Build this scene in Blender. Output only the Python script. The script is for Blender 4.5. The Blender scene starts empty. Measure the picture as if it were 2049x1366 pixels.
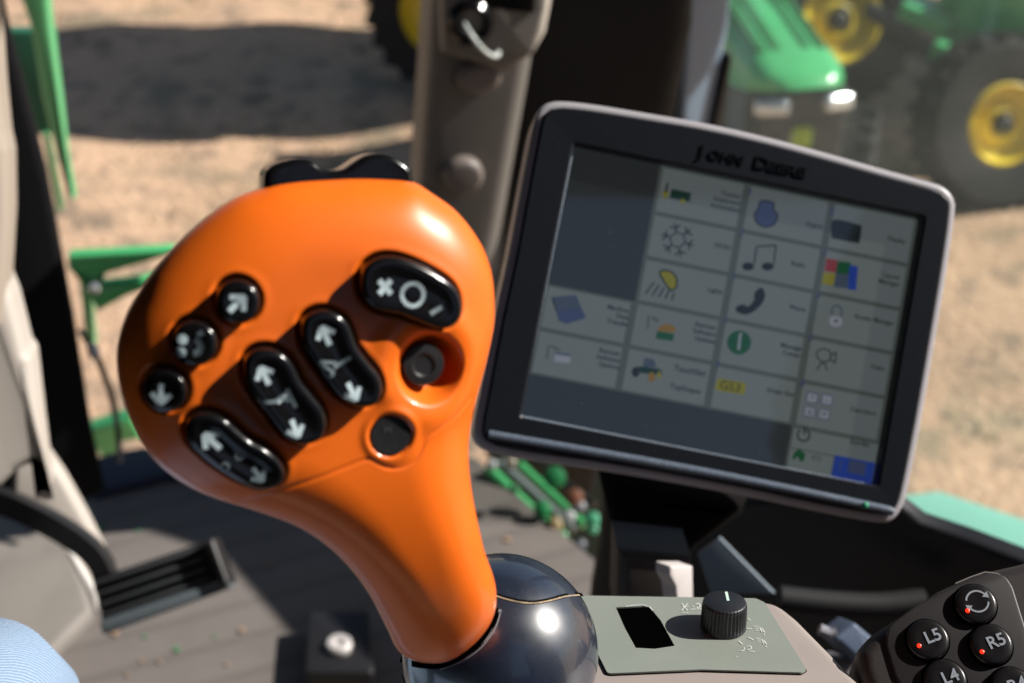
import bpy, math, random
import numpy as np
from mathutils import Vector, Matrix
from mathutils.geometry import delaunay_2d_cdt
random.seed(7); rng = np.random.default_rng(7)
C = bpy.context.scene.collection
S = bpy.context.scene

# ------------------------------------------------------------------ camera, light, exposure
F = 2700.0; CX, CY = 1024.5, 683.0; PITCH = math.radians(32); EYE = np.array([0.0, 0.0, 3.30])
RT = np.array([1.0, 0, 0]); FW = np.array([0, math.cos(PITCH), -math.sin(PITCH)]); UP = np.array([0, math.sin(PITCH), math.cos(PITCH)])
cd = bpy.data.cameras.new("camera"); cam = bpy.data.objects.new("camera", cd); C.objects.link(cam); S.camera = cam
cd.sensor_width = 36; cd.lens = 36 * F / 2049.0; cd.clip_start = 0.02; cd.clip_end = 500
cam.location = EYE; cam.rotation_euler = (math.radians(90) - PITCH, 0, 0)
cd.dof.use_dof = True; cd.dof.focus_distance = 0.53; cd.dof.aperture_fstop = 8.8; cd.dof.aperture_blades = 8
SUN = Vector((0.76, 0.10, 0.60)).normalized()
sl = bpy.data.lights.new("sun", 'SUN'); sl.energy = 5.0; sl.angle = math.radians(0.53); sl.color = (1.0, 0.95, 0.88)
so = bpy.data.objects.new("sun", sl); C.objects.link(so); so.rotation_euler = SUN.to_track_quat('Z', 'Y').to_euler()
W = bpy.data.worlds.new("World"); S.world = W; W.use_nodes = True
wn = W.node_tree.nodes; wl = W.node_tree.links; wn.clear()
sky = wn.new('ShaderNodeTexSky'); sky.sky_type = 'NISHITA'; sky.sun_disc = False
sky.sun_elevation = math.asin(SUN.z); sky.sun_rotation = math.atan2(SUN.x, SUN.y)
bg = wn.new('ShaderNodeBackground'); bg.inputs[1].default_value = 0.05
wo = wn.new('ShaderNodeOutputWorld'); wl.new(sky.outputs[0], bg.inputs[0]); wl.new(bg.outputs[0], wo.inputs[0])
S.view_settings.view_transform = 'Standard'; S.view_settings.look = 'None'
S.view_settings.exposure = 0.47; S.view_settings.gamma = 1
S.cycles.use_denoising = True
S.cycles.max_bounces = 8; S.cycles.transparent_max_bounces = 12; S.cycles.caustics_reflective = False; S.cycles.caustics_refractive = False
S.cycles.sample_clamp_indirect = 6

# ------------------------------------------------------------------ helpers
def ray(px, py): return FW + RT * ((px - CX) / F) - UP * ((py - CY) / F)
def P(px, py, d): return EYE + ray(px, py) * d
def onz(px, py, z):
    r = ray(px, py); return EYE + r * ((z - EYE[2]) / r[2])
def unit(v): v = np.asarray(v, float); return v / np.linalg.norm(v)
class Plane:
    def __init__(s, o, ux, n):
        s.o = np.asarray(o, float); s.n = unit(n); ux = np.asarray(ux, float)
        s.x = unit(ux - s.n * (ux @ s.n)); s.y = np.cross(s.n, s.x)
    def uv(s, px, py, h=0.0):
        r = ray(px, py); o = s.o + s.n * h
        p = EYE + r * (((o - EYE) @ s.n) / (r @ s.n)) - s.o
        return (p @ s.x, p @ s.y)
    def uvs(s, pts, h=0.0): return [s.uv(a, b, h) for a, b in pts]
    def w(s, u, v, h=0.0): return s.o + s.x * u + s.y * v + s.n * h
def facing(px, py, d, tilt=0.0, yaw=0.0, roll=0.0):
    """plane through pixel at depth d, facing the viewer, tilted"""
    n = -FW.copy(); n = n * math.cos(tilt) + UP * math.sin(tilt); n = n + RT * math.tan(yaw)
    return Plane(P(px, py, d), RT * math.cos(roll) + UP * math.sin(roll), n)
def horiz(px, py, d, yaw=0.0):
    return Plane(P(px, py, d), (math.cos(yaw), math.sin(yaw), 0), (0, 0, 1))
def upright(px, py, d, yaw=0.0, lean=0.0):
    """vertical plane facing back to the viewer"""
    n = np.array([math.sin(yaw), -math.cos(yaw), math.tan(lean)])
    return Plane(P(px, py, d), (math.cos(yaw), math.sin(yaw), 0), n)

def area(p): return 0.5 * sum(p[i][0] * p[(i + 1) % len(p)][1] - p[(i + 1) % len(p)][0] * p[i][1] for i in range(len(p)))
def ccw(p): return list(p) if area(p) > 0 else list(p)[::-1]
def resample(p, sp, closed=True):
    p = np.array(p, float)
    if closed: p = np.vstack([p, p[:1]])
    d = np.r_[0, np.cumsum(np.linalg.norm(np.diff(p, axis=0), axis=1))]
    n = max(4, int(round(d[-1] / sp))); t = np.linspace(0, d[-1], n + 1)
    q = np.stack([np.interp(t, d, p[:, i]) for i in range(p.shape[1])], 1)
    return q[:-1] if closed else q
def smooth(p, sp, closed=True, k=12):
    """catmull-rom through points, resampled"""
    p = np.array(p, float); n = len(p); out = []
    for i in range(n if closed else n - 1):
        if closed: a, b, c, d = p[i - 1], p[i], p[(i + 1) % n], p[(i + 2) % n]
        else: a, b, c, d = p[max(i - 1, 0)], p[i], p[i + 1], p[min(i + 2, n - 1)]
        for t in np.linspace(0, 1, k, endpoint=False):
            out.append(0.5 * ((2 * b) + (c - a) * t + (2 * a - 5 * b + 4 * c - d) * t * t + (3 * b - a - 3 * c + d) * t ** 3))
    if not closed: out.append(p[-1])
    return resample(out, sp, closed)
def fillet(p, r, n=6):
    p = [np.array(a, float) for a in ccw(p)]; m = len(p); out = []
    rr = r if hasattr(r, '__len__') else [r] * m
    for i in range(m):
        a, b, c = p[i - 1], p[i], p[(i + 1) % m]; e1, e2 = unit(a - b), unit(c - b)
        ang = math.acos(max(-1, min(1, e1 @ e2))); rad = rr[i]
        if rad <= 0 or ang > 3.05: out.append(b); continue
        t = min(rad / math.tan(ang / 2), 0.49 * np.linalg.norm(a - b), 0.49 * np.linalg.norm(c - b))
        s, e = b + e1 * t, b + e2 * t
        for q in np.linspace(0, 1, n + 1): out.append((1 - q) ** 2 * s + 2 * q * (1 - q) * b + q * q * e)
    return out
def inset(p, d):
    p = np.array(p, float); a = np.roll(p, 1, 0); b = np.roll(p, -1, 0)
    e1 = p - a; e1 /= np.linalg.norm(e1, axis=1)[:, None] + 1e-12; e2 = b - p; e2 /= np.linalg.norm(e2, axis=1)[:, None] + 1e-12
    n1 = np.stack([-e1[:, 1], e1[:, 0]], 1); n2 = np.stack([-e2[:, 1], e2[:, 0]], 1)
    m = n1 + n2; m /= np.maximum((m * m).sum(1), 0.5)[:, None] / 2 + 1e-12
    return p + m * d
def segdist(q, poly, closed=True):
    q = np.atleast_2d(q); a = np.array(poly, float); b = np.roll(a, -1, 0)
    if not closed: a, b = a[:-1], b[:-1]
    out = np.full(len(q), 1e9)
    for i in range(0, len(q), 4000):
        x = q[i:i + 4000, None, :]; ab = (b - a)[None]; t = np.clip(((x - a) * ab).sum(2) / ((ab * ab).sum(2) + 1e-18), 0, 1)
        out[i:i + 4000] = np.sqrt((((x - a - ab * t[..., None]) ** 2).sum(2)).min(1))
    return out
def inside(q, poly):
    q = np.atleast_2d(q); p = np.array(poly, float); r = np.roll(p, -1, 0); c = np.zeros(len(q), bool)
    for (x1, y1), (x2, y2) in zip(p, r):
        if y1 == y2: continue
        k = ((y1 > q[:, 1]) != (y2 > q[:, 1])) & (q[:, 0] < (x2 - x1) * (q[:, 1] - y1) / (y2 - y1) + x1); c ^= k
    return c
def sd(q, poly): return segdist(q, poly) * np.where(inside(q, poly), -1, 1)   # negative inside
def sstep(a, b, x): t = np.clip((x - a) / (b - a), 0, 1); return t * t * (3 - 2 * t)

class MB:
    def __init__(s): s.v = []; s.f = []; s.m = []; s.cur = 0
    def add(s, vs, fs):
        o = len(s.v); s.v += [tuple(map(float, v)) for v in vs]
        for f in fs: s.f.append([i + o for i in f]); s.m.append(s.cur)
        return s
    def mat(s, i): s.cur = i; return s
    def loft(s, rings, cap0=True, cap1=True):
        n = len(rings[0]); fs = []; vs = [v for r in rings for v in r]
        for k in range(len(rings) - 1):
            for i in range(n): j = (i + 1) % n; fs.append([k * n + i, k * n + j, (k + 1) * n + j, (k + 1) * n + i])
        if cap0: fs.append(list(range(n))[::-1])
        if cap1: fs.append([(len(rings) - 1) * n + i for i in range(n)])
        return s.add(vs, fs)
    def slab(s, pl, out, h0, h1, r=0.0, seg=4, rb=0.0):
        out = ccw(out); R = []
        if rb > 0:
            for k in range(seg): a = math.pi / 2 * k / seg; R.append((rb * (1 - math.sin(a)), h0 + rb * (1 - math.cos(a))))
            R.append((0, h0 + rb))
        else: R.append((0, h0))
        if r > 0:
            for k in range(seg + 1): a = math.pi / 2 * k / seg; R.append((r * (1 - math.cos(a)), h1 - r + r * math.sin(a)))
        else: R.append((0, h1))
        return s.loft([[pl.w(u, v, h) for u, v in (inset(out, i) if i else out)] for i, h in R])
    def ring(s, pl, outer, inner, h0, h1, r=0.0, seg=3):
        """frame: outer & inner outline with the same count"""
        o, i = ccw(outer), ccw(inner); prof = [(o, 0, h0)]
        rows = [[pl.w(u, v, h0) for u, v in o]]
        for k in range(seg + 1 if r else 1):
            a = math.pi / 2 * k / seg if r else math.pi / 2
            rows.append([pl.w(u, v, h1 - r + r * math.sin(a)) for u, v in (inset(o, r * (1 - math.cos(a))) if r else o)])
        for k in range(seg + 1 if r else 1):
            a = math.pi / 2 * (1 - k / seg) if r else math.pi / 2
            rows.append([pl.w(u, v, h1 - r + r * math.sin(a)) for u, v in (inset(i, -r * (1 - math.cos(a))) if r else i)])
        rows.append([pl.w(u, v, h0) for u, v in i]); rows.append(rows[0])
        return s.loft(rows, False, False)
    def tube(s, pts, r, n=10, cap=True):
        pts = [np.array(p, float) for p in pts]; rings = []; rr = r if hasattr(r, '__len__') else [r] * len(pts)
        t = unit(pts[1] - pts[0]); ref = np.cross(t, (0.3, 0.5, 0.81)); ref = unit(ref)
        for i, p in enumerate(pts):
            t = unit(pts[min(i + 1, len(pts) - 1)] - pts[max(i - 1, 0)]); ref = unit(ref - t * (ref @ t)); b = np.cross(t, ref)
            rings.append([p + (ref * math.cos(a) + b * math.sin(a)) * rr[i] for a in np.linspace(0, 2 * math.pi, n, endpoint=False)])
        return s.loft(rings, cap, cap)
    def lathe(s, o, axis, prof, n=32, cap0=True, cap1=True):
        """prof: (radius, height along axis)"""
        o = np.array(o, float); ax = unit(axis); a = unit(np.cross(ax, (0.31, 0.77, 0.2))); b = np.cross(ax, a)
        return s.loft([[o + ax * h + (a * math.cos(t) + b * math.sin(t)) * r for t in np.linspace(0, 2 * math.pi, n, endpoint=False)] for r, h in prof], cap0, cap1)
    def box(s, c, size, ax=(1, 0, 0), up=(0, 0, 1), bev=0.0):
        ax = unit(ax); up = unit(np.array(up, float) - ax * (np.array(up, float) @ ax)); pl = Plane(c, ax, up)
        x, y, z = np.array(size) / 2; o = [(-x, -y), (x, -y), (x, y), (-x, y)]
        if bev: o = fillet(o, bev, 3)
        return s.slab(pl, o, -z, z, bev, 3, bev)
    def flat(s, pl, pts, h):
        pts = ccw(pts); return s.add([pl.w(u, v, h) for u, v in pts], [list(range(len(pts)))])
    def stroke(s, pl, pts, wd, h, hf=None, closed=False):
        """ribbon in a plane; hf gives the height of the surface it lies on"""
        pts = [np.array(p, float) for p in pts]
        if closed: pts = pts + [pts[0]]
        pts = list(resample(pts, max(wd * 0.8, 1e-4), False)); L = []; Rr = []
        for i, p in enumerate(pts):
            t = unit(pts[min(i + 1, len(pts) - 1)] - pts[max(i - 1, 0)]); nn = np.array([-t[1], t[0]]) * wd / 2
            L.append(p + nn); Rr.append(p - nn)
        q = np.array(L + Rr); hh = (hf(q) if hf else 0) + h; hh = np.broadcast_to(hh, len(q)); n = len(pts)
        return s.add([pl.w(a[0], a[1], z) for a, z in zip(q, hh)], [[i + n, i + 1 + n, i + 1, i] for i in range(n - 1)])
    def patch(s, pl, pts, h, hf=None):
        pts = np.array(ccw(pts)); hh = np.broadcast_to((hf(pts) if hf else 0) + h, len(pts))
        return s.add([pl.w(a[0], a[1], z) for a, z in zip(pts, hh)], [list(range(len(pts)))])
    def text(s, pl, txt, px, py, size, h, ang=0.0, align='LEFT', hf=None, bold=0.0, sx=1.0, depth=0.0, uvpos=None):
        c = bpy.data.curves.new("lettering", 'FONT'); c.body = txt; c.size = size; c.offset = bold; c.align_x = align; c.align_y = 'CENTER'; c.resolution_u = 3; c.extrude = depth
        ob = bpy.data.objects.new("lettering", c); C.objects.link(ob); dg = bpy.context.evaluated_depsgraph_get(); dg.update()
        m = ob.evaluated_get(dg).to_mesh(); co = np.array([v.co[:] for v in m.vertices]).reshape(-1, 3); fs = [list(p.vertices) for p in m.polygons]
        u0, v0 = uvpos if uvpos is not None else pl.uv(px, py, h)
        ca, sa = math.cos(ang), math.sin(ang); x = co[:, 0] * sx; q = np.stack([u0 + x * ca - co[:, 1] * sa, v0 + x * sa + co[:, 1] * ca], 1)
        hh = np.broadcast_to((hf(q) if hf else 0) + h, len(q)) + co[:, 2]
        s.add([pl.w(a[0], a[1], z) for a, z in zip(q, hh)], fs)
        ob.evaluated_get(dg).to_mesh_clear(); bpy.data.objects.remove(ob); bpy.data.curves.remove(c); return s
    def build(s, name, mats, parent=None, sharp=38, flat=False):
        v = np.array(s.v)
        if parent is not None:
            o = np.zeros(3); p = parent
            while p is not None: o += np.array(p.location); p = p.parent
            loc = (0, 0, 0)
        else: o = (v.min(0) + v.max(0)) / 2; o[2] = v[:, 2].min(); loc = o
        me = bpy.data.meshes.new(name); me.from_pydata((v - o).tolist(), [], s.f); 
        if not isinstance(mats, (list, tuple)): mats = [mats]
        for m in mats: me.materials.append(m)
        for p, mi in zip(me.polygons, s.m): p.material_index = min(mi, len(mats) - 1); p.use_smooth = not flat
        me.update()
        if not flat: me.set_sharp_from_angle(angle=math.radians(sharp))
        ob = bpy.data.objects.new(name, me); C.objects.link(ob); ob.parent = parent; ob.location = loc
        return ob
def tag(o, label=None, cat=None, group=None, kind=None):
    if label: o["label"] = label
    if cat: o["category"] = cat
    if group: o["group"] = group
    if kind: o["kind"] = kind
    return o
def empty(name, loc, label, cat, group=None):
    o = bpy.data.objects.new(name, None); C.objects.link(o); o.location = Vector(loc); o.empty_display_size = 0.05
    return tag(o, label, cat, group)
def copy_tree(o, parent=None, delta=(0, 0, 0)):
    c = o.copy(); C.objects.link(c); c.parent = parent
    if parent is None: c.location = Vector(o.location) + Vector(delta)
    for ch in o.children: copy_tree(ch, c)
    return c

# ------------------------------------------------------------------ materials
def mat(name, col, rough=0.5, metal=0.0, spec=0.5, coat=0.0, var=0.0, vscale=30.0, col2=None, bump=0.0, bscale=200.0, emit=None, estr=0.0, rvar=0.0, dust=0.0, dustcol=(0.35, 0.31, 0.26), detail=4, coatr=0.08):
    m = bpy.data.materials.new(name); m.use_nodes = True; nt = m.node_tree; N = nt.nodes; L = nt.links; b = N['Principled BSDF']
    b.inputs['Base Color'].default_value = (*col, 1); b.inputs['Roughness'].default_value = rough; b.inputs['Metallic'].default_value = metal
    b.inputs['Specular IOR Level'].default_value = spec; b.inputs['Coat Weight'].default_value = coat; b.inputs['Coat Roughness'].default_value = coatr
    tc = N.new('ShaderNodeTexCoord')
    if var or col2:
        n = N.new('ShaderNodeTexNoise'); n.inputs['Scale'].default_value = vscale; n.inputs['Detail'].default_value = detail; L.new(tc.outputs['Object'], n.inputs['Vector'])
        r = N.new('ShaderNodeMapRange'); r.inputs['From Min'].default_value = 0.35; r.inputs['From Max'].default_value = 0.65; L.new(n.outputs['Fac'], r.inputs['Value'])
        mx = N.new('ShaderNodeMix'); mx.data_type = 'RGBA'; L.new(r.outputs[0], mx.inputs['Factor'])
        c2 = col2 or tuple(min(1, c * (1 + var)) for c in col); c1 = col if col2 else tuple(c * (1 - var) for c in col)
        mx.inputs['A'].default_value = (*c1, 1); mx.inputs['B'].default_value = (*c2, 1); L.new(mx.outputs['Result'], b.inputs['Base Color'])
        out = mx.outputs['Result']
    else: out = None
    if dust:
        n = N.new('ShaderNodeTexNoise'); n.inputs['Scale'].default_value = 900; n.inputs['Detail'].default_value = 3; L.new(tc.outputs['Object'], n.inputs['Vector'])
        r = N.new('ShaderNodeMapRange'); r.inputs['From Min'].default_value = 0.55; r.inputs['From Max'].default_value = 0.8; r.inputs['To Min'].default_value = dust * 0.15; r.inputs['To Max'].default_value = dust
        L.new(n.outputs['Fac'], r.inputs['Value']); mx = N.new('ShaderNodeMix'); mx.data_type = 'RGBA'; L.new(r.outputs[0], mx.inputs['Factor'])
        mx.inputs['A'].default_value = (*col, 1)
        if out: L.new(out, mx.inputs['A'])
        mx.inputs['B'].default_value = (*dustcol, 1); L.new(mx.outputs['Result'], b.inputs['Base Color'])
    if rvar:
        n = N.new('ShaderNodeTexNoise'); n.inputs['Scale'].default_value = vscale * 1.7; L.new(tc.outputs['Object'], n.inputs['Vector'])
        r = N.new('ShaderNodeMapRange'); r.inputs['To Min'].default_value = max(0, rough - rvar); r.inputs['To Max'].default_value = rough + rvar; L.new(n.outputs['Fac'], r.inputs['Value']); L.new(r.outputs[0], b.inputs['Roughness'])
    if bump:
        n = N.new('ShaderNodeTexNoise'); n.inputs['Scale'].default_value = bscale; n.inputs['Detail'].default_value = 3; L.new(tc.outputs['Object'], n.inputs['Vector'])
        bp = N.new('ShaderNodeBump'); bp.inputs['Strength'].default_value = 1.0; bp.inputs['Distance'].default_value = bump; L.new(n.outputs['Fac'], bp.inputs['Height']); L.new(bp.outputs[0], b.inputs['Normal'])
    if emit: b.inputs['Emission Color'].default_value = (*emit, 1); b.inputs['Emission Strength'].default_value = estr
    return m
ORANGE = mat("orange_plastic", (0.92, 0.165, 0.010), 0.38, spec=0.5, coat=0.25, coatr=0.12, bump=0.00001, bscale=2500, var=0.03, vscale=60)
GLOSS = mat("gloss_black_plastic", (0.004, 0.004, 0.005), 0.16, spec=0.5, dust=0.02)
BALLM = mat("dusty_gloss_black", (0.008, 0.014, 0.030), 0.33, spec=1.0, coat=0.9, coatr=0.06, rvar=0.08, vscale=70, dust=0.05, dustcol=(0.35, 0.42, 0.6))
SATIN = mat("satin_black_plastic", (0.012, 0.012, 0.014), 0.42, dust=0.06)
BEZEL = mat("dusty_bezel_black", (0.004, 0.005, 0.007), 0.40, spec=.25, dust=0.06, dustcol=(0.16, 0.24, 0.4), bump=0.00003, bscale=1800)
LEGEND = mat("grey_print", (0.42, 0.52, 0.56), 0.5)
LEGDIM = mat("worn_print", (0.13, 0.17, 0.19), 0.5)
TAN = mat("dust_line", (0.30, 0.235, 0.16), 0.9, var=0.4, vscale=900)
TAUPE = mat("taupe_plastic", (0.33, 0.285, 0.265), 0.5, bump=0.00003, bscale=1500, var=0.04, vscale=25)
TAUPE2 = mat("taupe_trim", (0.18, 0.166, 0.15), 0.6, bump=0.0001, bscale=600, var=0.05, vscale=12)
RIM = mat("warm_grey_rim", (0.36, 0.345, 0.37), 0.38, bump=0.00002, bscale=1500)
PLATE = mat("grey_green_plate", (0.235, 0.262, 0.232), 0.42, spec=0.5, dust=0.12, dustcol=(0.5, 0.52, 0.45), bump=0.00001, bscale=2500, var=0.03, vscale=40)
WHITEP = mat("white_print", (0.7, 0.72, 0.7), 0.5)
CHAR = mat("charcoal_pod", (0.030, 0.025, 0.025), 0.5, bump=0.00003, bscale=1600, dust=0.04)
CHARD = mat("charcoal_pod_face", (0.015, 0.013, 0.014), 0.5, bump=0.00002, bscale=1600, dust=0.03)
LED = mat("red_led", (0.3, 0.02, 0.01), 0.3, emit=(1.0, 0.035, 0.012), estr=.95)
LEGK = mat("button_print", (0.30, 0.33, 0.38), 0.5)
BLACK = mat("matt_black", (0.006, 0.006, 0.007), 0.7)
HOLE = mat("dark_hole", (0.001, 0.001, 0.001), 0.9, spec=0)
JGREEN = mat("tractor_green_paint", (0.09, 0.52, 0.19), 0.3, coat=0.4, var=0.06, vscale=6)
MINT = mat("glare_paled_green", (0.36, 0.80, 0.64), 0.32, coat=0.4, var=0.04, vscale=8)
YEL = mat("wheel_yellow", (0.80, 0.62, 0.04), 0.4, var=0.08, vscale=9)
TYRE = mat("tyre_rubber", (0.010, 0.010, 0.010), 0.8, var=0.3, vscale=14, bump=0.003, bscale=30)
DUSTY = mat("machine_dark", (0.03, 0.033, 0.033), 0.5, var=0.3, vscale=8)
CHROME = mat("headlamp_glass", (0.75, 0.8, 0.85), 0.12, metal=0.7)
BEIGE = mat("beige_plastic", (0.52, 0.47, 0.42), 0.5, var=0.03, vscale=10)
DENIM = None

# ================================================================== SETTING: ground
def ground():
    m = bpy.data.materials.new("sandy_ground"); m.use_nodes = True; N = m.node_tree.nodes; L = m.node_tree.links; b = N['Principled BSDF']; b.inputs['Roughness'].default_value = 0.95
    tc = N.new('ShaderNodeTexCoord')
    def noise(sc, det, lo, hi):
        n = N.new('ShaderNodeTexNoise'); n.inputs['Scale'].default_value = sc; n.inputs['Detail'].default_value = det; L.new(tc.outputs['Object'], n.inputs['Vector'])
        r = N.new('ShaderNodeMapRange'); r.inputs['From Min'].default_value = lo; r.inputs['From Max'].default_value = hi; L.new(n.outputs['Fac'], r.inputs['Value']); return r.outputs[0], n.outputs['Fac']
    def mix(f, a, c):
        x = N.new('ShaderNodeMix'); x.data_type = 'RGBA'; L.new(f, x.inputs['Factor'])
        for k, q in (('A', a), ('B', c)):
            if isinstance(q, tuple): x.inputs[k].default_value = (*q, 1)
            else: L.new(q, x.inputs[k])
        return x.outputs['Result']
    f1, _ = noise(0.9, 5, 0.42, 0.66); f2, _ = noise(5, 6, 0.5, 0.68); f3, raw = noise(22, 6, 0.35, 0.7)
    c = mix(f1, (0.60, 0.385, 0.245), (0.50, 0.325, 0.205)); c = mix(f3, c, (0.66, 0.45, 0.30)); c = mix(f2, c, (0.27, 0.20, 0.14))
    f4, _ = noise(1.6, 6, 0.56, 0.66); c = mix(f4, c, (0.33, 0.255, 0.165))
    L.new(c, b.inputs['Base Color'])
    bp = N.new('ShaderNodeBump'); bp.inputs['Distance'].default_value = 0.03; L.new(raw, bp.inputs['Height']); L.new(bp.outputs[0], b.inputs['Normal'])
    mb = MB(); n = 90; xs = np.concatenate([np.linspace(-300, -8, 6), np.linspace(-7.8, 7.8, n), np.linspace(8, 300, 6)]); ys = np.concatenate([np.linspace(-300, -1, 5), np.linspace(0, 14, n), np.linspace(15, 300, 6)])
    g = []
    for y in ys:
        for x in xs: g.append((x, y, 0.035 * math.sin(x * 2.1 + y) * math.cos(y * 1.7) + 0.02 * math.sin(5 * x + 3 * y) if abs(x) < 7.9 and 0 < y < 14.1 else 0))
    k = len(xs); mb.add(g, [[j * k + i, j * k + i + 1, (j + 1) * k + i + 1, (j + 1) * k + i] for j in range(len(ys) - 1) for i in range(k - 1)])
    tag(mb.build("ground", m), kind="structure")
    # clumps of dry grass, nobody could count them
    gm = mat("dry_grass", (0.20, 0.21, 0.08), 0.9, col2=(0.38, 0.33, 0.17), vscale=3)
    mb = MB()
    spots = [(250, 35, .5, 200), (470, 10, .5, 150), (620, 300, .25, 90), (380, 250, .3, 120), (700, 30, .5, 90), (520, 380, .2, 40), (1950, 620, .12, 20), (1990, 860, .15, 25), (420, 420, .2, 30)]
    for (a, b_, rad, num) in spots:
        c = onz(a, b_, 0)
        for _ in range(num):
            q = c[:2] + rng.normal(0, rad, 2); hgt = rng.uniform(.015, .05); an = rng.uniform(0, 6.28); d = np.array([math.cos(an), math.sin(an)]) * rng.uniform(.005, .012); ln = rng.normal(0, .03, 2)
            mb.add([(q[0] - d[0], q[1] - d[1], -.01), (q[0] + d[0], q[1] + d[1], -.01), (q[0] + ln[0], q[1] + ln[1], hgt)], [[0, 1, 2]])
    tag(mb.build("grass", gm, flat=True), "sparse dry grass tufts on the sandy ground outside the cab", "grass", kind="stuff")
ground()

# ================================================================== machines outside
def wheel(root, c, axis, rr, rt, wd, name="wheel"):
    """tyre with lugs around a dished yellow rim; axis points to the side we see"""
    ax = unit(axis); c = np.array(c, float)
    rim = MB().lathe(c, ax, [(rr, -wd * .3), (rr, wd * .42), (rr * .93, wd * .47), (rr * .88, wd * .38), (rr * .82, wd * .22), (rr * .55, wd * .16), (rr * .42, wd * .3), (rr * .34, wd * .34), (rr * .30, wd * .2), (rr * .2, wd * .18)], 40).build(name, YEL, root)
    tm = MB().lathe(c, ax, [(rr * 1.0, -wd * .45), (rr * 1.15, -wd * .5), (rt * .93, -wd * .5), (rt, -wd * .35), (rt, wd * .35), (rt * .93, wd * .5), (rr * 1.15, wd * .5), (rr * 1.0, wd * .44)], 48, False, False)
    a = unit(np.cross(ax, (0, 0, 1))); b = np.cross(ax, a); n = 22
    for k in range(n):
        for sgn in (-1, 1):
            t = 2 * math.pi * (k + (0.5 if sgn > 0 else 0)) / n; rd = a * math.cos(t) + b * math.sin(t); tg = np.cross(ax, rd)
            tm.box(c + rd * (rt + .005) + ax * sgn * wd * .22, (wd * .5, rt * .07, rt * .09), ax=ax + tg * .7 * sgn, up=rd)
    tm.build("tyre", TYRE, rim)
    hb = MB().lathe(c, ax, [(rr * .2, wd * .1), (rr * .2, wd * .36), (rr * .13, wd * .42)], 20); hb.build("hub", DUSTY, rim)
    return rim
def tractor_front():
    # a small tractor that faces the viewer, hood sloping to a rounded nose
    r = empty("tractor", (1.30, 5.9, 0), "green tractor facing the cab, rounded hood above two bright headlamps", "tractor")
    cx, y0, y1, wd = 1.31, 5.50, 6.75, .46
    mb = MB(); rings = []
    for t, w_, zt, zb in ((0, .62, 1.14, 1.115), (.02, .78, 1.17, 1.11), (.06, .9, 1.19, 1.10), (.15, .98, 1.22, 1.08), (.5, 1.02, 1.30, .98), (1.0, 1.05, 1.38, .98)):
        y = y0 + (y1 - y0) * t; w2 = wd * w_ / 2; o = []
        for k in range(13):
            a = math.pi * k / 12; o.append((cx + w2 * np.sign(math.cos(a)) * abs(math.cos(a)) ** .5, y + (.05 * math.cos(a) ** 2 if t < .1 else 0), zb + (zt - zb) * math.sin(a) ** .55))
        rings.append(o)
    mb.loft(rings); hood = mb.build("hood", JGREEN, r)
    v = MB()
    for s in (-1, 1):
        for k in range(2):
            x = cx + s * (.07 + .07 * k); v.loft([[(x - .018, y0 + .25, 1.215), (x + .018, y0 + .25, 1.215), (x + .018, y0 + .25, 1.235), (x - .018, y0 + .25, 1.235)], [(x - .02, y0 + .75, 1.275), (x + .02, y0 + .75, 1.275), (x + .02, y0 + .75, 1.325), (x - .02, y0 + .75, 1.325)]])
    v.build("vent", mat("vent_green", (.02, .16, .05), .5), hood)
    g = MB().slab(Plane((cx, y0 + .06, .5), (1, 0, 0), (0, -1, 0)), fillet([(-.2, 0), (.2, 0), (.21, .61), (-.21, .61)], .04), -.5, .02, .02); gr = g.build("grille", DUSTY, r)
    for s in (-1, 1):
        h = MB().slab(Plane((cx + s * .155, y0 + .03, 1.055), (1, 0, 0), (s * .35, -1, .25)), fillet([(-.075, -.035), (.075, -.035), (.075, .035), (-.075, .035)], .02), -.03, .02, .015)
        h.build("headlamp", CHROME, r)
    MB().slab(Plane((cx, y0 + .035, .90), (1, 0, 0), (0, -1, 0)), fillet([(-.045, -.05), (.045, -.05), (.045, .05), (-.045, .05)], .015), -.01, .012, .004).build("badge", mat("badge_yellow_green", (.35, .5, .03), .5), r)
    MB().box((cx, y0 + .5, .42), (1.0, .12, .12)).build("axle", DUSTY, r)
    MB().box((cx, y0 + 1.0, .62), (.4, 1.6, .5), bev=.03).build("chassis", DUSTY, r)
    for s in (-1, 1):
        wheel(r, (cx + s * .50, y0 + .5, .40), (s, -.5, 0), .2, .38, .2)
    c = MB(); c.box((cx, y1 + .55, 1.0), (.9, 1.0, .9), bev=.05); c.build("seat_platform", DUSTY, r)
    r.rotation_euler.z = math.radians(11); r.location.x -= .10
    return r
tractor_front()
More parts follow.
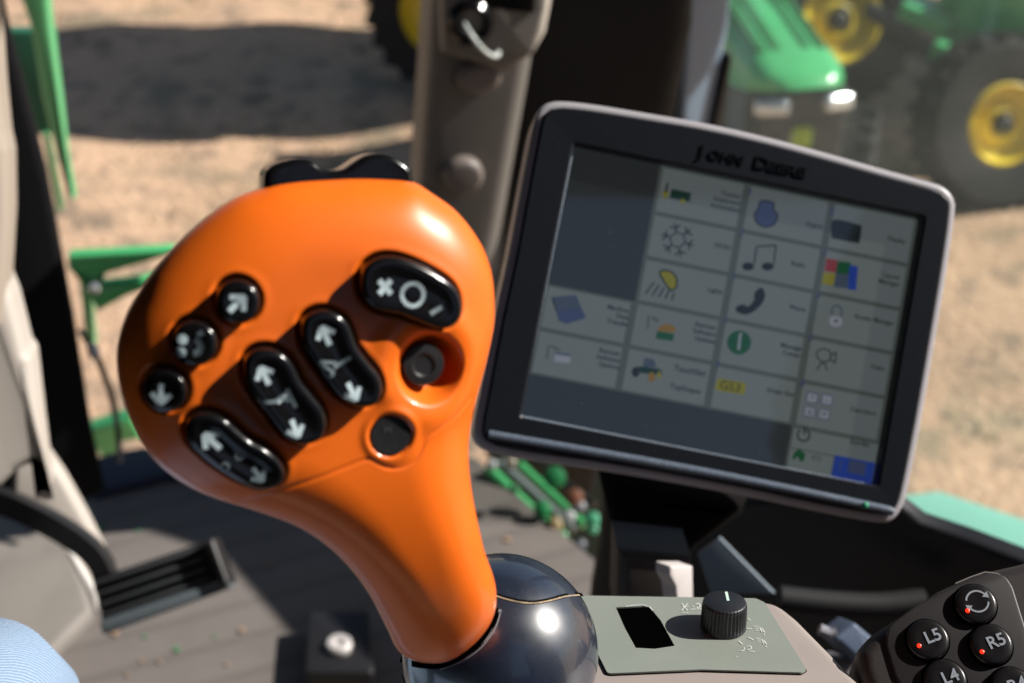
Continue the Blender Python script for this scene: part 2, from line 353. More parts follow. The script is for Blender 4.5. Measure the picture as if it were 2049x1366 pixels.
def tractor_side(label, p0, p1, rr, rt, hgt, wheels, panels, depth_back, z_body):
    """a machine seen from its side: p0..p1 is its near flank on the ground"""
    p0, p1 = np.array(p0, float), np.array(p1, float); d = unit(p1 - p0); nrm = np.array([d[1], -d[0], 0]); L_ = np.linalg.norm(p1 - p0); mid = (p0 + p1) / 2
    r = empty("tractor", mid, label, "tractor")
    back = -nrm
    MB().box(mid + back * (depth_back / 2 + .15) + np.array([0, 0, z_body + .25]), (L_, depth_back, .5), ax=d, bev=.04).build("chassis", DUSTY, r)
    MB().box(mid + back * (depth_back / 2 + .2) + d * L_ * .12 + np.array([0, 0, (hgt + z_body) / 2 + .3]), (L_ * .62, depth_back * .9, hgt - z_body - .6), ax=d, bev=.08).build("cab", mat("tinted_cab", (.02, .03, .028), .25), r)
    MB().box(mid + back * (depth_back / 2 + .2) + d * L_ * .12 + np.array([0, 0, hgt]), (L_ * .72, depth_back, .14), ax=d, bev=.05).build("roof", JGREEN, r)
    for c, ax in wheels: wheel(r, c, ax, rr, rt, .3)
    for c, sz in panels: MB().box(c, sz, ax=d, bev=.02).build("panel", JGREEN, r)
    return r
# machine at the right, two wheels showing their faces
wa = P(1668, 40, 8.4); wb = P(1992, 245, 7.3)
def machine_right():
    r = empty("tractor", (2.9, 6.6, 0), "large dark green tractor with yellow rims in shade, seen beside the monitor", "tractor")
    wheel(r, wb, (.22, -1, .3), .228, .45, .26)
    wheel(r, wa, (.22, -1, .3), .27, .52, .26)
    MB().box((4.6, 8.9, .75), (4.0, .9, .6), ax=(1, -.3, 0), bev=.05).build("chassis", DUSTY, r)
    MB().box((6.4, 8.7, 1.75), (2.6, 2.6, 1.8), ax=(1, -.2, 0), bev=.1).build("cab", mat("tinted_cab", (.02, .035, .03), .25), r)
    MB().box((6.5, 8.7, 2.66), (2.6, 2.7, .14), ax=(1, -.2, 0), bev=.05).build("roof", JGREEN, r)
    for (a, b_, d, sz) in ((1858, 28, 7.6, (.30, .3, .10)), (1893, 100, 7.4, (.14, .2, .10)), (2010, 45, 7.5, (.5, .3, .5)), (1985, -10, 7.6, (.5, .3, .3))):
        MB().box(P(a, b_, d), sz, ax=(1, -.5, -.3), bev=.02).build("panel", JGREEN, r)
    MB().tube([P(1740, 20, 7.9), P(1900, 130, 7.5), P(1925, 210, 7.4)], .05).build("boom_arm", DUSTY, r)
    return r
machine_right()
def machine_mid():
    r = empty("tractor", (.4, 8.4, 0), "tractor behind the corner post, one yellow wheel rim showing left of it", "tractor")
    c = P(898, 18, 8.6)
    wheel(r, c, (-.25, -1, .15), .285, .5, .3)
    MB().box((.5, 9.0, .8), (2.0, .8, .6), bev=.05).build("chassis", DUSTY, r)
    MB().box((.55, 8.95, 1.7), (1.5, 1.9, 1.3), bev=.1).build("cab", mat("tinted_cab", (.02, .035, .03), .25), r)
    MB().box((.35, 9.0, 2.45), (1.9, 2.1, .12), bev=.05).build("roof", JGREEN, r)
machine_mid()

# ================================================================== cab shell
FLZ = 2.10
def floor_px(pts): return [tuple(onz(a, b, FLZ)[:2]) for a, b in pts]
def floor():
    pl = Plane((0, 0, FLZ), (1, 0, 0), (0, 0, 1))
    m = bpy.data.materials.new("ribbed_floor_mat"); m.use_nodes = True; N = m.node_tree.nodes; L = m.node_tree.links; b = N['Principled BSDF']; b.inputs['Roughness'].default_value = 0.72
    tc = N.new('ShaderNodeTexCoord'); mp = N.new('ShaderNodeMapping'); mp.inputs['Rotation'].default_value = (0, 0, math.radians(-22)); L.new(tc.outputs['Object'], mp.inputs['Vector'])
    wv = N.new('ShaderNodeTexWave'); wv.bands_direction = 'Y'; wv.inputs['Scale'].default_value = 5.2; wv.inputs['Distortion'].default_value = 0.4; wv.inputs['Detail'].default_value = 1; wv.inputs['Detail Scale'].default_value = 3; L.new(mp.outputs[0], wv.inputs['Vector'])
    nz = N.new('ShaderNodeTexNoise'); nz.inputs['Scale'].default_value = 9; nz.inputs['Detail'].default_value = 8; L.new(tc.outputs['Object'], nz.inputs['Vector'])
    mx = N.new('ShaderNodeMix'); mx.data_type = 'RGBA'; mx.inputs['A'].default_value = (.13, .115, .105, 1); mx.inputs['B'].default_value = (.215, .19, .175, 1); L.new(nz.outputs['Fac'], mx.inputs['Factor'])
    rr = N.new('ShaderNodeMapRange'); rr.inputs['From Min'].default_value = 0.0; rr.inputs['From Max'].default_value = 0.25; rr.inputs['To Min'].default_value = .82; rr.inputs['To Max'].default_value = 1; L.new(wv.outputs['Fac'], rr.inputs['Value'])
    m2 = N.new('ShaderNodeMix'); m2.data_type = 'RGBA'; m2.blend_type = 'MULTIPLY'; m2.inputs['Factor'].default_value = 1; L.new(mx.outputs['Result'], m2.inputs['A']); L.new(rr.outputs[0], m2.inputs['B']); L.new(m2.outputs['Result'], b.inputs['Base Color'])
    bp = N.new('ShaderNodeBump'); bp.inputs['Distance'].default_value = .002; bp.inputs['Strength'].default_value = .4; L.new(wv.outputs['Fac'], bp.inputs['Height']); L.new(bp.outputs[0], b.inputs['Normal'])
    o = floor_px([(60, 985), (150, 985), (330, 955), (520, 938), (950, 915), (1000, 960), (1195, 1125)]); e = o[-1]
    o += [(e[0] + .01, 1.1), (.6, .9), (.6, -.3), (-.9, -.3), (-.9, o[0][1])]
    fl = MB().slab(pl, o, -.05, 0); tag(fl.build("floor", m), kind="structure")
    # raised navy door sill
    s = MB().slab(pl, floor_px([(190, 1000), (175, 930), (235, 912), (345, 895), (560, 880), (560, 945), (330, 965)]), -.04, .012, .008, 3)
    tag(s.build("door_sill", mat("navy_sill", (.025, .03, .06), .6, var=.1)), "dark navy sill strip along the far edge of the cab floor", "sill")
    # crumbs lying on the mat
    mb = MB(); mats = [mat("leaf_crumb_green", (.03, .28, .09), .8), mat("leaf_crumb_tan", (.33, .22, .14), .9)]
    for (a, b_, g, sz) in [(205, 1055, 0, 4), (275, 1030, 0, 3), (277, 1062, 0, 3), (232, 1268, 1, 5), (485, 1262, 1, 5), (355, 1300, 0, 4), (290, 1275, 0, 2.5), (430, 1275, 0, 2), (320, 1325, 1, 3), (283, 1322, 1, 2.5), (410, 1012, 1, 3), (255, 1350, 1, 3), (455, 1330, 1, 2.5), (1015, 1080, 1, 6), (325, 975, 1, 3), (540, 1130, 1, 3.5), (150, 1260, 1, 3), (240, 1180, 0, 3), (180, 1090, 0, 2)]:
        c = onz(a, b_, FLZ); mb.mat(g); rad = sz * .0009
        pts = [(c[0] + rad * rng.uniform(.6, 1.2) * math.cos(t), c[1] + rad * rng.uniform(.6, 1.2) * math.sin(t)) for t in np.linspace(0, 6.28, 7, endpoint=False)]
        mb.slab(Plane((0, 0, FLZ), (1, 0, 0), (0, 0, 1)), pts, .0005, .003, .0)
    tag(mb.build("crumbs", mats), "scattered green and tan leaf crumbs on the cab floor mat", "crumbs", kind="stuff")
floor()

def cab_shell():
    head = mat("dark_headliner", (.02, .02, .02), .9, var=.1)
    # roof well above and behind, its right side open to the sun
    r = MB().box((0, .72, 3.98), (1.76, 2.04, .08), bev=.03); r.box((1.10, -.65, 3.98), (.36, .9, .08)); r.box((-.31, -.65, 3.98), (1.14, .9, .08))
    tag(r.build("cab_roof", head), "dark headliner roof of the cab", "roof")
    # back wall with the rear window opening
    y = -.85; o = [(-.85, 2.0), (.85, 2.0), (.85, 3.95), (-.85, 3.95)]
    pl = Plane((0, y, 0), (1, 0, 0), (0, 1, 0))   # pl.y = n x x -> -z
    def q(x, z): return (x, -z)
    b = MB()
    b.box((0, y, 2.6), (1.7, .05, 1.4), bev=.01); b.box((-.6, y, 3.62), (.5, .05, .66)); b.box((-.02, y, 3.62), (.62, .05, .66)); b.box((1.1, y, 3.62), (.4, .05, .66))
    tag(b.build("cab_back_wall", head), "dark rear wall of the cab below its window", "wall")
    # left wall
    l = MB().box((-.86, .2, 2.6), (.05, 2.1, 1.1), bev=.01)
    tag(l.build("cab_side_wall", head), "dark side wall of the cab under the left window", "wall")
def side_parts():
    g = MB(); g.loft([[(x, y, z) for x, y, z in ((.70, a, b), (.76, a, b), (.76, a + dy, b + dz), (.70, a + dy, b + dz))] for a, b, dy, dz in ((1.05, 2.60, .15, -.09), (1.271, 2.822, .10, -.12), (1.525, 2.96, .09, -.13), (1.676, 3.166, .154, -.146), (1.73, 3.9, .15, 0))])
    tag(g.build("floor_shadow_bar", BLACK), "curved black bar added out of view to cast the floor shadow, right of the armrest", "shadow caster")  # unseen bar, shaped to throw the shadow band on the floor
    r = MB().box((.75, .15, 2.35), (.05, 1.9, .52), bev=.01)
    tag(r.build("cab_side_wall", BLACK), "dark side wall of the cab under the right window", "wall")
    q_ = MB().box((.86, -.38, 3.28), (.06, .96, 1.34), bev=.02)
    tag(q_.build("rear_sky_blocker", BLACK), "dark unseen panel added behind the right shoulder to block rear sky light", "panel")  # unseen, added to keep rear sky light off the lever
    l = MB().box((-.86, .2, 3.5), (.05, 2.1, .95), bev=.01)
    tag(l.build("left_fill_blocker", BLACK), "dark unseen panel added behind the left shoulder to cut sky fill", "panel")  # unseen, added to darken the sky fill from the left
cab_shell(); side_parts()

GLASSM = None
def glass():
    m = bpy.data.materials.new("dusty_cab_glass"); m.use_nodes = True; N = m.node_tree.nodes; L = m.node_tree.links; N.clear()
    o = N.new('ShaderNodeOutputMaterial'); tr = N.new('ShaderNodeBsdfTransparent'); tr.inputs[0].default_value = (.95, .97, .955, 1); gl = N.new('ShaderNodeBsdfGlossy'); gl.inputs['Roughness'].default_value = .02
    df = N.new('ShaderNodeBsdfDiffuse'); df.inputs[0].default_value = (.45, .5, .48, 1)
    fr = N.new('ShaderNodeFresnel'); ge = N.new('ShaderNodeNewGeometry'); io = N.new('ShaderNodeMapRange'); io.inputs['To Min'].default_value = 1.45; io.inputs['To Max'].default_value = 1 / 1.45; L.new(ge.outputs['Backfacing'], io.inputs['Value']); L.new(io.outputs[0], fr.inputs[0]); a = N.new('ShaderNodeMixShader'); L.new(fr.outputs[0], a.inputs[0]); L.new(tr.outputs[0], a.inputs[1]); L.new(gl.outputs[0], a.inputs[2])
    tl = N.new('ShaderNodeBsdfTranslucent'); tl.inputs[0].default_value = (.5, .56, .54, 1); dd = N.new('ShaderNodeMixShader'); L.new(df.outputs[0], dd.inputs[1]); L.new(tl.outputs[0], dd.inputs[2]); c = N.new('ShaderNodeMixShader'); c.inputs[0].default_value = .06; L.new(a.outputs[0], c.inputs[1]); L.new(dd.outputs[0], c.inputs[2]); L.new(c.outputs[0], o.inputs[0])
    return m
GLASSM = glass()
def panes():
    pl = upright(1700, 300, 1.92, yaw=math.radians(-28))
    o = pl.uvs([(1385, -260), (2500, -260), (2500, 1180), (1385, 1180)])
    g = MB().slab(pl, o, -.003, .003); tag(g.build("window_glass", GLASSM), "large dusty green tinted window pane behind the monitor", "window")
panes()

# ---- corner post with taupe trim
def corner_post():
    pl = upright(960, 300, 1.62, yaw=math.radians(10))
    bot = (948, 900)
    root = empty("corner_post", P(930, 900, 1.62), "taupe trimmed cab corner post between the lever and the monitor", "post")
    rt = pl.uvs([(872, -120), (1095, -120), (1068, 130), (1016, 420), (962, 700), (925, 960), (815, 960), (838, 420), (858, 130)])
    MB().slab(pl, rt, -.10, 0, .022, 8).build("trim", TAUPE2, root)
    hb = fillet(pl.uvs([(876, -120), (1088, -120), (1088, 0), (1062, 92), (1002, 128), (880, 92)]), [.0, .0, .01, .02, .03, .012], 6)
    MB().slab(pl, hb, -.01, .030, .010, 5).build("upper_housing", TAUPE2, root)
    # sunlit housing edge as a pale tube, its brightness put into the colour
    MB().tube([pl.w(*pl.uv(a, b, .02), .018) for a, b in [(1088, -100), (1083, 0), (1072, 60), (1058, 88), (1036, 112), (1018, 128)]], [.011, .011, .011, .010, .008, .004], 12).build("lit_edge", mat("sunlit_edge_pale", (.62, .57, .5), .5), root)
    for (cx, cy, rx, dark) in ((956, 150, 44, 0), (925, 346, 40, 0)):
        c = pl.uv(cx, cy); rad = abs(pl.uv(cx + rx, cy)[0] - c[0])
        o = [(c[0] + rad * math.cos(t), c[1] + rad * (.72 if cy < 200 else .95) * math.sin(t)) for t in np.linspace(0, 2 * math.pi, 40, endpoint=False)]
        MB().slab(pl, o, -.002, .018, .008, 6).build("screw_cap", mat("cap_taupe", (.19, .165, .15), .45), root)
    # dark top slot
    MB().slab(pl, fillet(pl.uvs([(935, -40), (1062, -40), (1060, 10), (940, -4)]), .004), .025, .034, .002).build("switch_slot", GLOSS, root)
    # black socket
    c = pl.uv(940, 45, .03); o3 = pl.w(*c, .028)
    rad = abs(pl.uv(984, 45, .03)[0] - c[0])
    sk = MB().lathe(o3, pl.n, [(rad * 1.05, -.005), (rad * 1.05, .006), (rad * .85, .012), (rad * .7, .012), (rad * .6, .0)], 32).build("socket", GLOSS, root)
    # wire loop coming out of the socket
    pts = smooth([pl.w(*pl.uv(932, 55, .05), .035), pl.w(*pl.uv(940, 68, .06), .055), pl.w(*pl.uv(960, 95, .065), .06), pl.w(*pl.uv(980, 114, .06), .052), pl.w(*pl.uv(995, 118, .05), .042), pl.w(*pl.uv(999, 108, .04), .035)], .003, False)
    t = MB().tube(pts, .0028, 8).build("wire", mat("white_wire", (.55, .6, .58), .4))
    tag(t, "short pale wire curling out of the black socket on the post", "wire")
corner_post()

# ---- dark door pillar and the window edge coloured for its sky reflection
def pillars():
    pl = upright(1250, 120, 1.74, yaw=math.radians(-5))
    o = pl.uvs([(1000, -140), (1392, -140), (1385, 60), (1350, 240), (1330, 520), (1190, 1000), (1100, 1000), (960, 760), (1000, 500)])
    tag(MB().slab(pl, o, -.12, 0, .03, 6).build("cab_pillar", BLACK), "broad black cab pillar rising behind the monitor", "pillar")
    pl2 = upright(1420, 120, 1.84, yaw=math.radians(30))
    root = empty("window_frame", P(1400, 500, 1.84), "smooth window frame tinted blue grey for reflected sky, right of the black pillar", "window frame")
    o = pl2.uvs([(1384, -140), (1478, -140), (1462, 60), (1452, 110), (1425, 260), (1405, 520), (1330, 520), (1362, 240)])
    MB().slab(pl2, o, -.04, 0, .012, 6).build("frame", mat("sky_tint_frame", (.30, .40, .54), .35, spec=.6), root)  # reflected sky put into the frame's diffuse blue
    o = pl2.uvs([(1455, 108), (1462, 108), (1440, 260), (1420, 520), (1398, 520), (1420, 260)], .004)
    MB().slab(pl2, o, -.01, .01, .003).build("seal", SATIN, root)
pillars()

# ---- left side: black strut, steering column covers, green rail, ladder brackets, cable
def left_side():
    pl = upright(100, 500, 1.62, yaw=math.radians(20))
    o = pl.uvs([(-60, -120), (-12, -120), (20, 60), (100, 370), (150, 640), (188, 880), (212, 985), (160, 1015), (95, 905), (40, 760), (-40, 500)])
    tag(MB().slab(pl, o, -.05, 0, .012, 5).build("cab_pillar", mat("soft_black", (.004, .004, .005), .85, spec=.2)), "black slanting cab pillar at the left beside the steering column", "pillar")
    # thin pane left of the strut's outer side with green rail outside
    root = empty("handrail", onz(120, 520, 1.0), "green tapering handrail outside the left window", "handrail")
    g = mat("pale_green_paint", (.16, .55, .24), .35, coat=.3)
    rp = upright(110, 300, 2.1, yaw=math.radians(10))
    MB().slab(rp, rp.uvs([(22, -60), (92, -60), (104, 60), (122, 200), (136, 330), (150, 400), (138, 400), (118, 330), (84, 200), (62, 60)]), -.03, 0, .008).build("front_rail", g, root)
    MB().slab(rp, rp.uvs([(-10, 80), (104, 80), (118, 285), (70, 290), (20, 200)]), -.06, -.04, .004).build("web_plate", mat("deep_green_paint", (.03, .16, .10), .5), root)
    MB().slab(rp, rp.uvs([(82, 285), (92, 285), (122, 430), (112, 440)]), -.04, -.02, .004).build("rear_rail", g, root)
    # bracket of the ladder
    lp = upright(230, 570, 2.0, yaw=math.radians(5))
    r2 = empty("ladder", P(200, 900, 2.0), "bright green access ladder with forked bracket outside the left window", "ladder")
    MB().slab(lp, fillet(lp.uvs([(135, 512), (345, 500), (350, 508), (300, 524), (215, 548), (196, 560), (200, 572), (330, 556), (345, 564), (255, 592), (195, 625), (184, 604), (180, 560), (135, 540)]), .003, 3), -.02, 0, .004).build("bracket", JGREEN, r2)
    MB().slab(lp, lp.uvs([(152, 530), (172, 530), (188, 700), (170, 700)]), -.03, -.01, .004).build("upright", g, r2)
    MB().slab(lp, lp.uvs([(178, 860), (262, 835), (285, 880), (240, 888), (225, 925), (205, 925), (180, 880)]), -.03, 0, .008).build("step", JGREEN, r2)
    c = lp.w(*lp.uv(190, 573), .002); MB().lathe(c, lp.n, [(.008, -.005), (.008, .005), (.005, .008)], 16).build("bolt", CHROME, r2)
    # cable with white ferrule
    r3 = empty("cable", P(236, 900, 1.75), "thin black cable with a white end hanging outside the left window", "cable")
    pts = smooth([P(160, 660, 1.75), P(180, 690, 1.75), P(203, 735, 1.75), (P(225, 800, 1.75)), P(237, 870, 1.75), P(239, 925, 1.75)], .01, False)
    MB().tube(pts, .0042, 8).build("cord", SATIN, r3)
    MB().tube([P(181, 688, 1.74), P(186, 700, 1.74), P(193, 716, 1.74)], [.005, .0085, .006], 12).build("ferrule", mat("white_plastic", (.8, .8, .82), .4), r3)
    # steering column covers
    sp = facing(20, 700, 1.15, tilt=-.2, yaw=.25)
    r4 = empty("steering_column", P(20, 1000, 1.2), "beige steering column cover at the left edge", "steering column")
    MB().slab(sp, fillet(sp.uvs([(-120, -80), (-14, -80), (2, 160), (12, 262), (20, 300), (22, 420), (14, 560), (2, 650), (-120, 650)]), .004, 3), -.05, .02, .012, 5).build("upper_cover", mat("warm_beige", (.40, .34, .28), .5), r4)
    MB().slab(sp, fillet(sp.uvs([(-120, 300), (8, 560), (24, 600), (50, 705), (62, 720), (78, 860), (96, 1000), (86, 1010), (72, 950), (58, 930), (30, 945), (0, 975), (-120, 985)]), .004, 3), -.07, 0, .010, 5).build("lower_cover", BEIGE, r4)
    s2 = facing(120, 1050, 1.42, tilt=-.2, yaw=.3)
    MB().slab(s2, s2.uvs([(30, 900), (92, 905), (130, 960), (175, 1040), (215, 1120), (190, 1190), (140, 1120), (60, 1010), (20, 1000)]), -.04, 0, .008).build("foot_cover", BEIGE, r4)
    MB().slab(s2, s2.uvs([(132, 1095), (142, 1092), (192, 1172), (196, 1215), (182, 1190)]), 0, .012, .003).build("edge_strip", mat("white_edge", (.7, .68, .65), .5), r4)
    MB().slab(s2, s2.uvs([(-120, 930), (60, 930), (90, 1040), (-120, 1060)]), -.07, -.05).build("inner_shroud", BLACK, r4)
    # raised grey step plate under the pedal arm
    fp = Plane((0, 0, FLZ), (1, 0, 0), (0, 0, 1))
    st = MB().slab(fp, floor_px([(-260, 1010), (40, 1040), (150, 1110), (190, 1240), (60, 1370), (-260, 1370)]), .001, .02, .01)
    tag(st.build("step_plate", mat("grey_mat", (.215, .195, .175), .7, var=.1, vscale=14)), "smooth grey brown raised plate under the pedal arm", "plate")
left_side()

def pedal():
    r = empty("brake_pedal", onz(320, 1240, FLZ), "black ribbed foot pedal on a curved arm", "pedal")
    D = 1.38
    arm = [(-60, 985, D + .02), (20, 1010, D + .01), (95, 1045, D), (160, 1085, D), (190, 1112, D), (206, 1140, D), (214, 1180, D + .01)]
    rings = []; ap = facing(100, 1080, D, tilt=-.1)
    pts = smooth([P(*a) for a in arm], .01, False); wd = np.linspace(.0145, .0115, len(pts))
    mb = MB(); n = np.array(ap.n)
    for i, p in enumerate(pts):
        t = unit(pts[min(i + 1, len(pts) - 1)] - pts[max(i - 1, 0)]); s = unit(np.cross(t, n)); w_ = wd[i]; h_ = .008
        rings.append([p + s * w_ * a + n * h_ * b for a, b in ((-1, -1), (1, -1), (1.05, 0), (.85, 1), (-.85, 1), (-1.05, 0))])
    mb.loft(rings); mb.build("arm", SATIN, r, sharp=50)
    # pad
    q = [(186, 1158), (432, 1075), (466, 1168), (210, 1262)]
    pp = facing(325, 1165, D - .01, tilt=.12, yaw=-.05, roll=math.radians(18))
    o = pp.uvs(q); mb = MB(); mb.slab(pp, fillet(o, .004, 4), -.012, 0, .002); mb.build("pad", SATIN, r)
    o = np.array(o); rib = MB()
    def L(a, b, t): return a + (b - a) * t
    tl, tr, br, bl = o
    for k in range(4):
        t0 = .06 + k * .205; t1 = t0 + .10; a, b = L(tl, bl, t0), L(tr, br, t0); c, d = L(tr, br, t1), L(tl, bl, t1)
        rib.slab(pp, [tuple(L(a, b, .01)), tuple(L(a, b, .86)), tuple(L(d, c, .86)), tuple(L(d, c, .01))], -.001, .007, .0025, 4)
    rib.build("tread", mat("tread_rubber", (.05, .056, .062), .34, dust=.15), r)
    lip = MB(); bl2 = L(tl, bl, 1.06); br2 = L(tr, br, 1.06); a, b = L(tl, bl, .79), L(tr, br, .84)
    lip.slab(pp, fillet([tuple(a), tuple(b), tuple(br2), tuple(bl2)], .003, 3), -.012, .010, .003); lip.build("front_lip", mat("lit_lip_rubber", (.14, .17, .19), .32, dust=.15), r)  # the lip's bluish lit face is put into its lighter colour
    g = MB(); g.slab(pp, fillet([tuple(L(tr, tl, .07)), tuple(L(tr, tl, -.01)), tuple(L(br, bl, -.01)), tuple(L(br, bl, .05))], .004, 4), -.012, .018, .004); g.build("side_guard", SATIN, r)
pedal()

def floor_fitting():
    fp = Plane((0, 0, FLZ), (1, 0, 0), (0, 0, 1)); r = empty("floor_fitting", onz(680, 1280, FLZ), "black square floor fitting with a bright metal bolt", "floor fitting")
    h = .035; c = facing(680, 1290, 1.2)
    o = [tuple(onz(a, b, FLZ + h)[:2]) for a, b in [(618, 1222), (738, 1218), (748, 1345), (610, 1345)]]
    MB().slab(fp, fillet(o, .006, 4), -.001, h, .004).build("block", SATIN, r)
    b = onz(678, 1286, FLZ + h + .006)
    MB().lathe((b[0], b[1], FLZ + h), (0, 0, 1), [(.0155, -.002), (.0155, .006), (.013, .009), (.006, .009), (.005, .005)], 32).build("bolt", mat("zinc_bolt", (.72, .68, .66), .35, metal=.3), r)
floor_fitting()

def knee():
    m = bpy.data.materials.new("light_denim"); m.use_nodes = True; N = m.node_tree.nodes; L = m.node_tree.links; b = N['Principled BSDF']; b.inputs['Roughness'].default_value = .9
    tc = N.new('ShaderNodeTexCoord'); mp = N.new('ShaderNodeMapping'); mp.inputs['Rotation'].default_value = (.3, .2, .5); L.new(tc.outputs['Object'], mp.inputs['Vector'])
    w = N.new('ShaderNodeTexWave'); w.inputs['Scale'].default_value = 230; w.inputs['Distortion'].default_value = 1.2; w.inputs['Detail Scale'].default_value = 3; L.new(mp.outputs[0], w.inputs['Vector'])
    mx = N.new('ShaderNodeMix'); mx.data_type = 'RGBA'; mx.inputs['A'].default_value = (.17, .26, .40, 1); mx.inputs['B'].default_value = (.34, .45, .60, 1); L.new(w.outputs['Fac'], mx.inputs['Factor']); L.new(mx.outputs['Result'], b.inputs['Base Color'])
    bp = N.new('ShaderNodeBump'); bp.inputs['Distance'].default_value = .0003; L.new(w.outputs['Fac'], bp.inputs['Height']); L.new(bp.outputs[0], b.inputs['Normal'])
    # bent leg of a seated person: thigh from the hip to the knee, shin to the floor
    k = P(-58, 1432, .60); hip = k + np.array([.02, -.48, .03]); foot = np.array([k[0] - .03, k[1] + .06, FLZ + .08])
    pts = smooth([hip, hip * .5 + k * .5 + np.array([0, 0, .012]), k, k + np.array([0, .02, -.07]), (k + foot) / 2, foot], .02, False)
    n = len(pts); rad = []
    for p in pts: rad.append(.037 if np.linalg.norm(p - k) < .05 else (.037 + .050 * min(1, (k[1] - p[1]) / .4) if p[1] < k[1] else .038 - .002 * min(1, (k[2] - p[2]) / .5)))
    rad = np.convolve(np.pad(rad, 3, mode='edge'), np.ones(7) / 7, 'valid')
    r = empty("person", foot, "seated person's knee in light blue denim jeans at the lower left corner", "person")
    MB().tube(pts, list(rad), 40).build("jeans", m, r)
    MB().lathe(foot + np.array([0, .0, -.01]), (0, 0, 1), [(.04, -.04), (.042, 0), (.036, .04)], 20).build("sock", BLACK, r)
    s = MB(); s.box(foot + np.array([0, .06, -.05]), (.09, .27, .06), bev=.02); s.build("shoe", SATIN, r)
knee()

# ================================================================== right background under the monitor
def under_monitor():
    # olive kick panel left of the mount
    pl = upright(1200, 1080, 1.15, yaw=math.radians(-10))
    tag(MB().slab(pl, pl.uvs([(1205, 940), (1262, 940), (1262, 1400), (1160, 1400), (1180, 1180), (1196, 1080)]), -.05, 0, .01).build("kick_panel", mat("olive_panel", (.05, .045, .035), .6)), "dark olive upright panel left of the monitor mount", "panel")
    # black console void: broad dark body that fills the lower right behind the armrest
    r = empty("side_console", (.45, 1.0, FLZ), "black side console body behind the armrest", "side console")
    pl = upright(1650, 1150, 1.02, yaw=math.radians(-30), lean=math.radians(0))
    MB().slab(pl, pl.uvs([(1262, 1010), (1530, 1000), (1790, 1010), (1840, 1048), (1930, 1078), (2120, 1150), (2120, 1600), (1262, 1600)]), -.015, 0, .005, 4).build("body", mat("console_black", (.008, .009, .012), .45, spec=.4), r)
    # facet with the sky's reflection put into its blue-grey colour
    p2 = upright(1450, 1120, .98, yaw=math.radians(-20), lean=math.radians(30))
    MB().slab(p2, p2.uvs([(1396, 1106), (1440, 1074), (1550, 1186), (1424, 1190)]), -.004, 0, .001).build("facet", mat("sky_sheen_grey", (.19, .24, .29), .35, spec=.7), r)
    # ribbed bellows edge
    pts = [P(a, b, .95) for a, b in [(1560, 1195), (1650, 1205), (1760, 1210), (1850, 1200)]]
    MB().tube(smooth(pts, .01, False), .009, 10).build("hose", BLACK, r)
    p3 = upright(1690, 1285, .85, yaw=math.radians(20), lean=math.radians(30))
    MB().slab(p3, fillet(p3.uvs([(1668, 1278), (1712, 1245), (1765, 1290), (1745, 1345)]), .003), -.02, 0, .003).build("bracket", mat("slate_blue", (.09, .12, .18), .4), r)
    p4 = upright(1660, 1262, .84)
    MB().tube([P(1640, 1258, .84), P(1660, 1266, .84), P(1672, 1260, .84)], .0035, 8).build("clip", mat("dull_metal", (.3, .3, .34), .4), r)
    MB().slab(p3, p3.uvs([(1672, 1335), (1730, 1330), (1800, 1400), (1700, 1400)]), -.04, -.02).build("lower_bracket", mat("grey_bracket", (.12, .11, .12), .5), r)
    # green fender outside, sun glare and sky sheen put into its pale colour
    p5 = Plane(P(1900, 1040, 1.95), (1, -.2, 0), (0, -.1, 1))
    tag(MB().slab(p5, p5.uvs([(1780, 990), (1880, 979), (2200, 1085), (2200, 1180), (2049, 1115), (1840, 1045), (1780, 1030)]), -.03, 0, .006).build("fender", MINT), "green fender outside, coloured pale for sun glare, right of the monitor", "fender")
    # hydraulic lines and fittings seen through the gap left of the mount
    r = empty("hydraulic_lines", P(1110, 1040, 1.9), "green and grey hydraulic lines and fittings outside, below the monitor", "hydraulic lines")
    bp = upright(1080, 1020, 2.1, lean=.3)
    MB().slab(bp, bp.uvs([(930, 850), (1320, 850), (1320, 1240), (1140, 1240)]), -.1, -.05).build("backing_plate", mat("dark_green_plate", (.018, .04, .03), .6), r)
    for (a, b, c, d, w_, m) in [(975, 935, 1120, 1075, .009, JGREEN), (1000, 925, 1150, 1060, .007, mat("hose_grey", (.2, .24, .25), .4)), (1040, 930, 1170, 1050, .007, JGREEN), (985, 955, 1100, 1080, .008, mat("hose_dark", (.03, .05, .06), .4)), (1105, 1075, 1185, 1135, .012, mat("hose_black", (.02, .03, .04), .4)), (1070, 920, 1190, 1010, .006, SATIN)]:
        MB().tube([P(a, b, 1.95), P(c, d, 1.9)], w_, 10).build("line", m, r)
    for (a, b, rad, col) in [(984, 929, .008, (.7, .72, .75)), (1022, 925, .009, (.5, .45, .35)), (1140, 1030, .009, (.85, .9, .92)), (1150, 995, .013, (.42, .17, .1)), (1112, 1048, .011, (.62, .48, .25)), (1086, 1018, .013, (.03, .38, .12)), (1110, 955, .016, (.04, .4, .14)), (1028, 978, .007, (.05, .3, .12)), (1186, 1040, .012, (.1, .55, .3)), (1186, 1058, .008, (.1, .5, .28)), (1160, 1012, .009, (.4, .42, .46)), (1160, 1090, .01, (.1, .12, .16)), (1125, 1072, .009, (.05, .35, .12))]:
        MB().lathe(P(a, b, 1.86), -FW, [(rad * .5, -.01), (rad, -.006), (rad, .004), (rad * .5, .008)], 8).build("fitting", mat("fitting_paint", tuple(x * .6 for x in col), .45), r)
under_monitor()

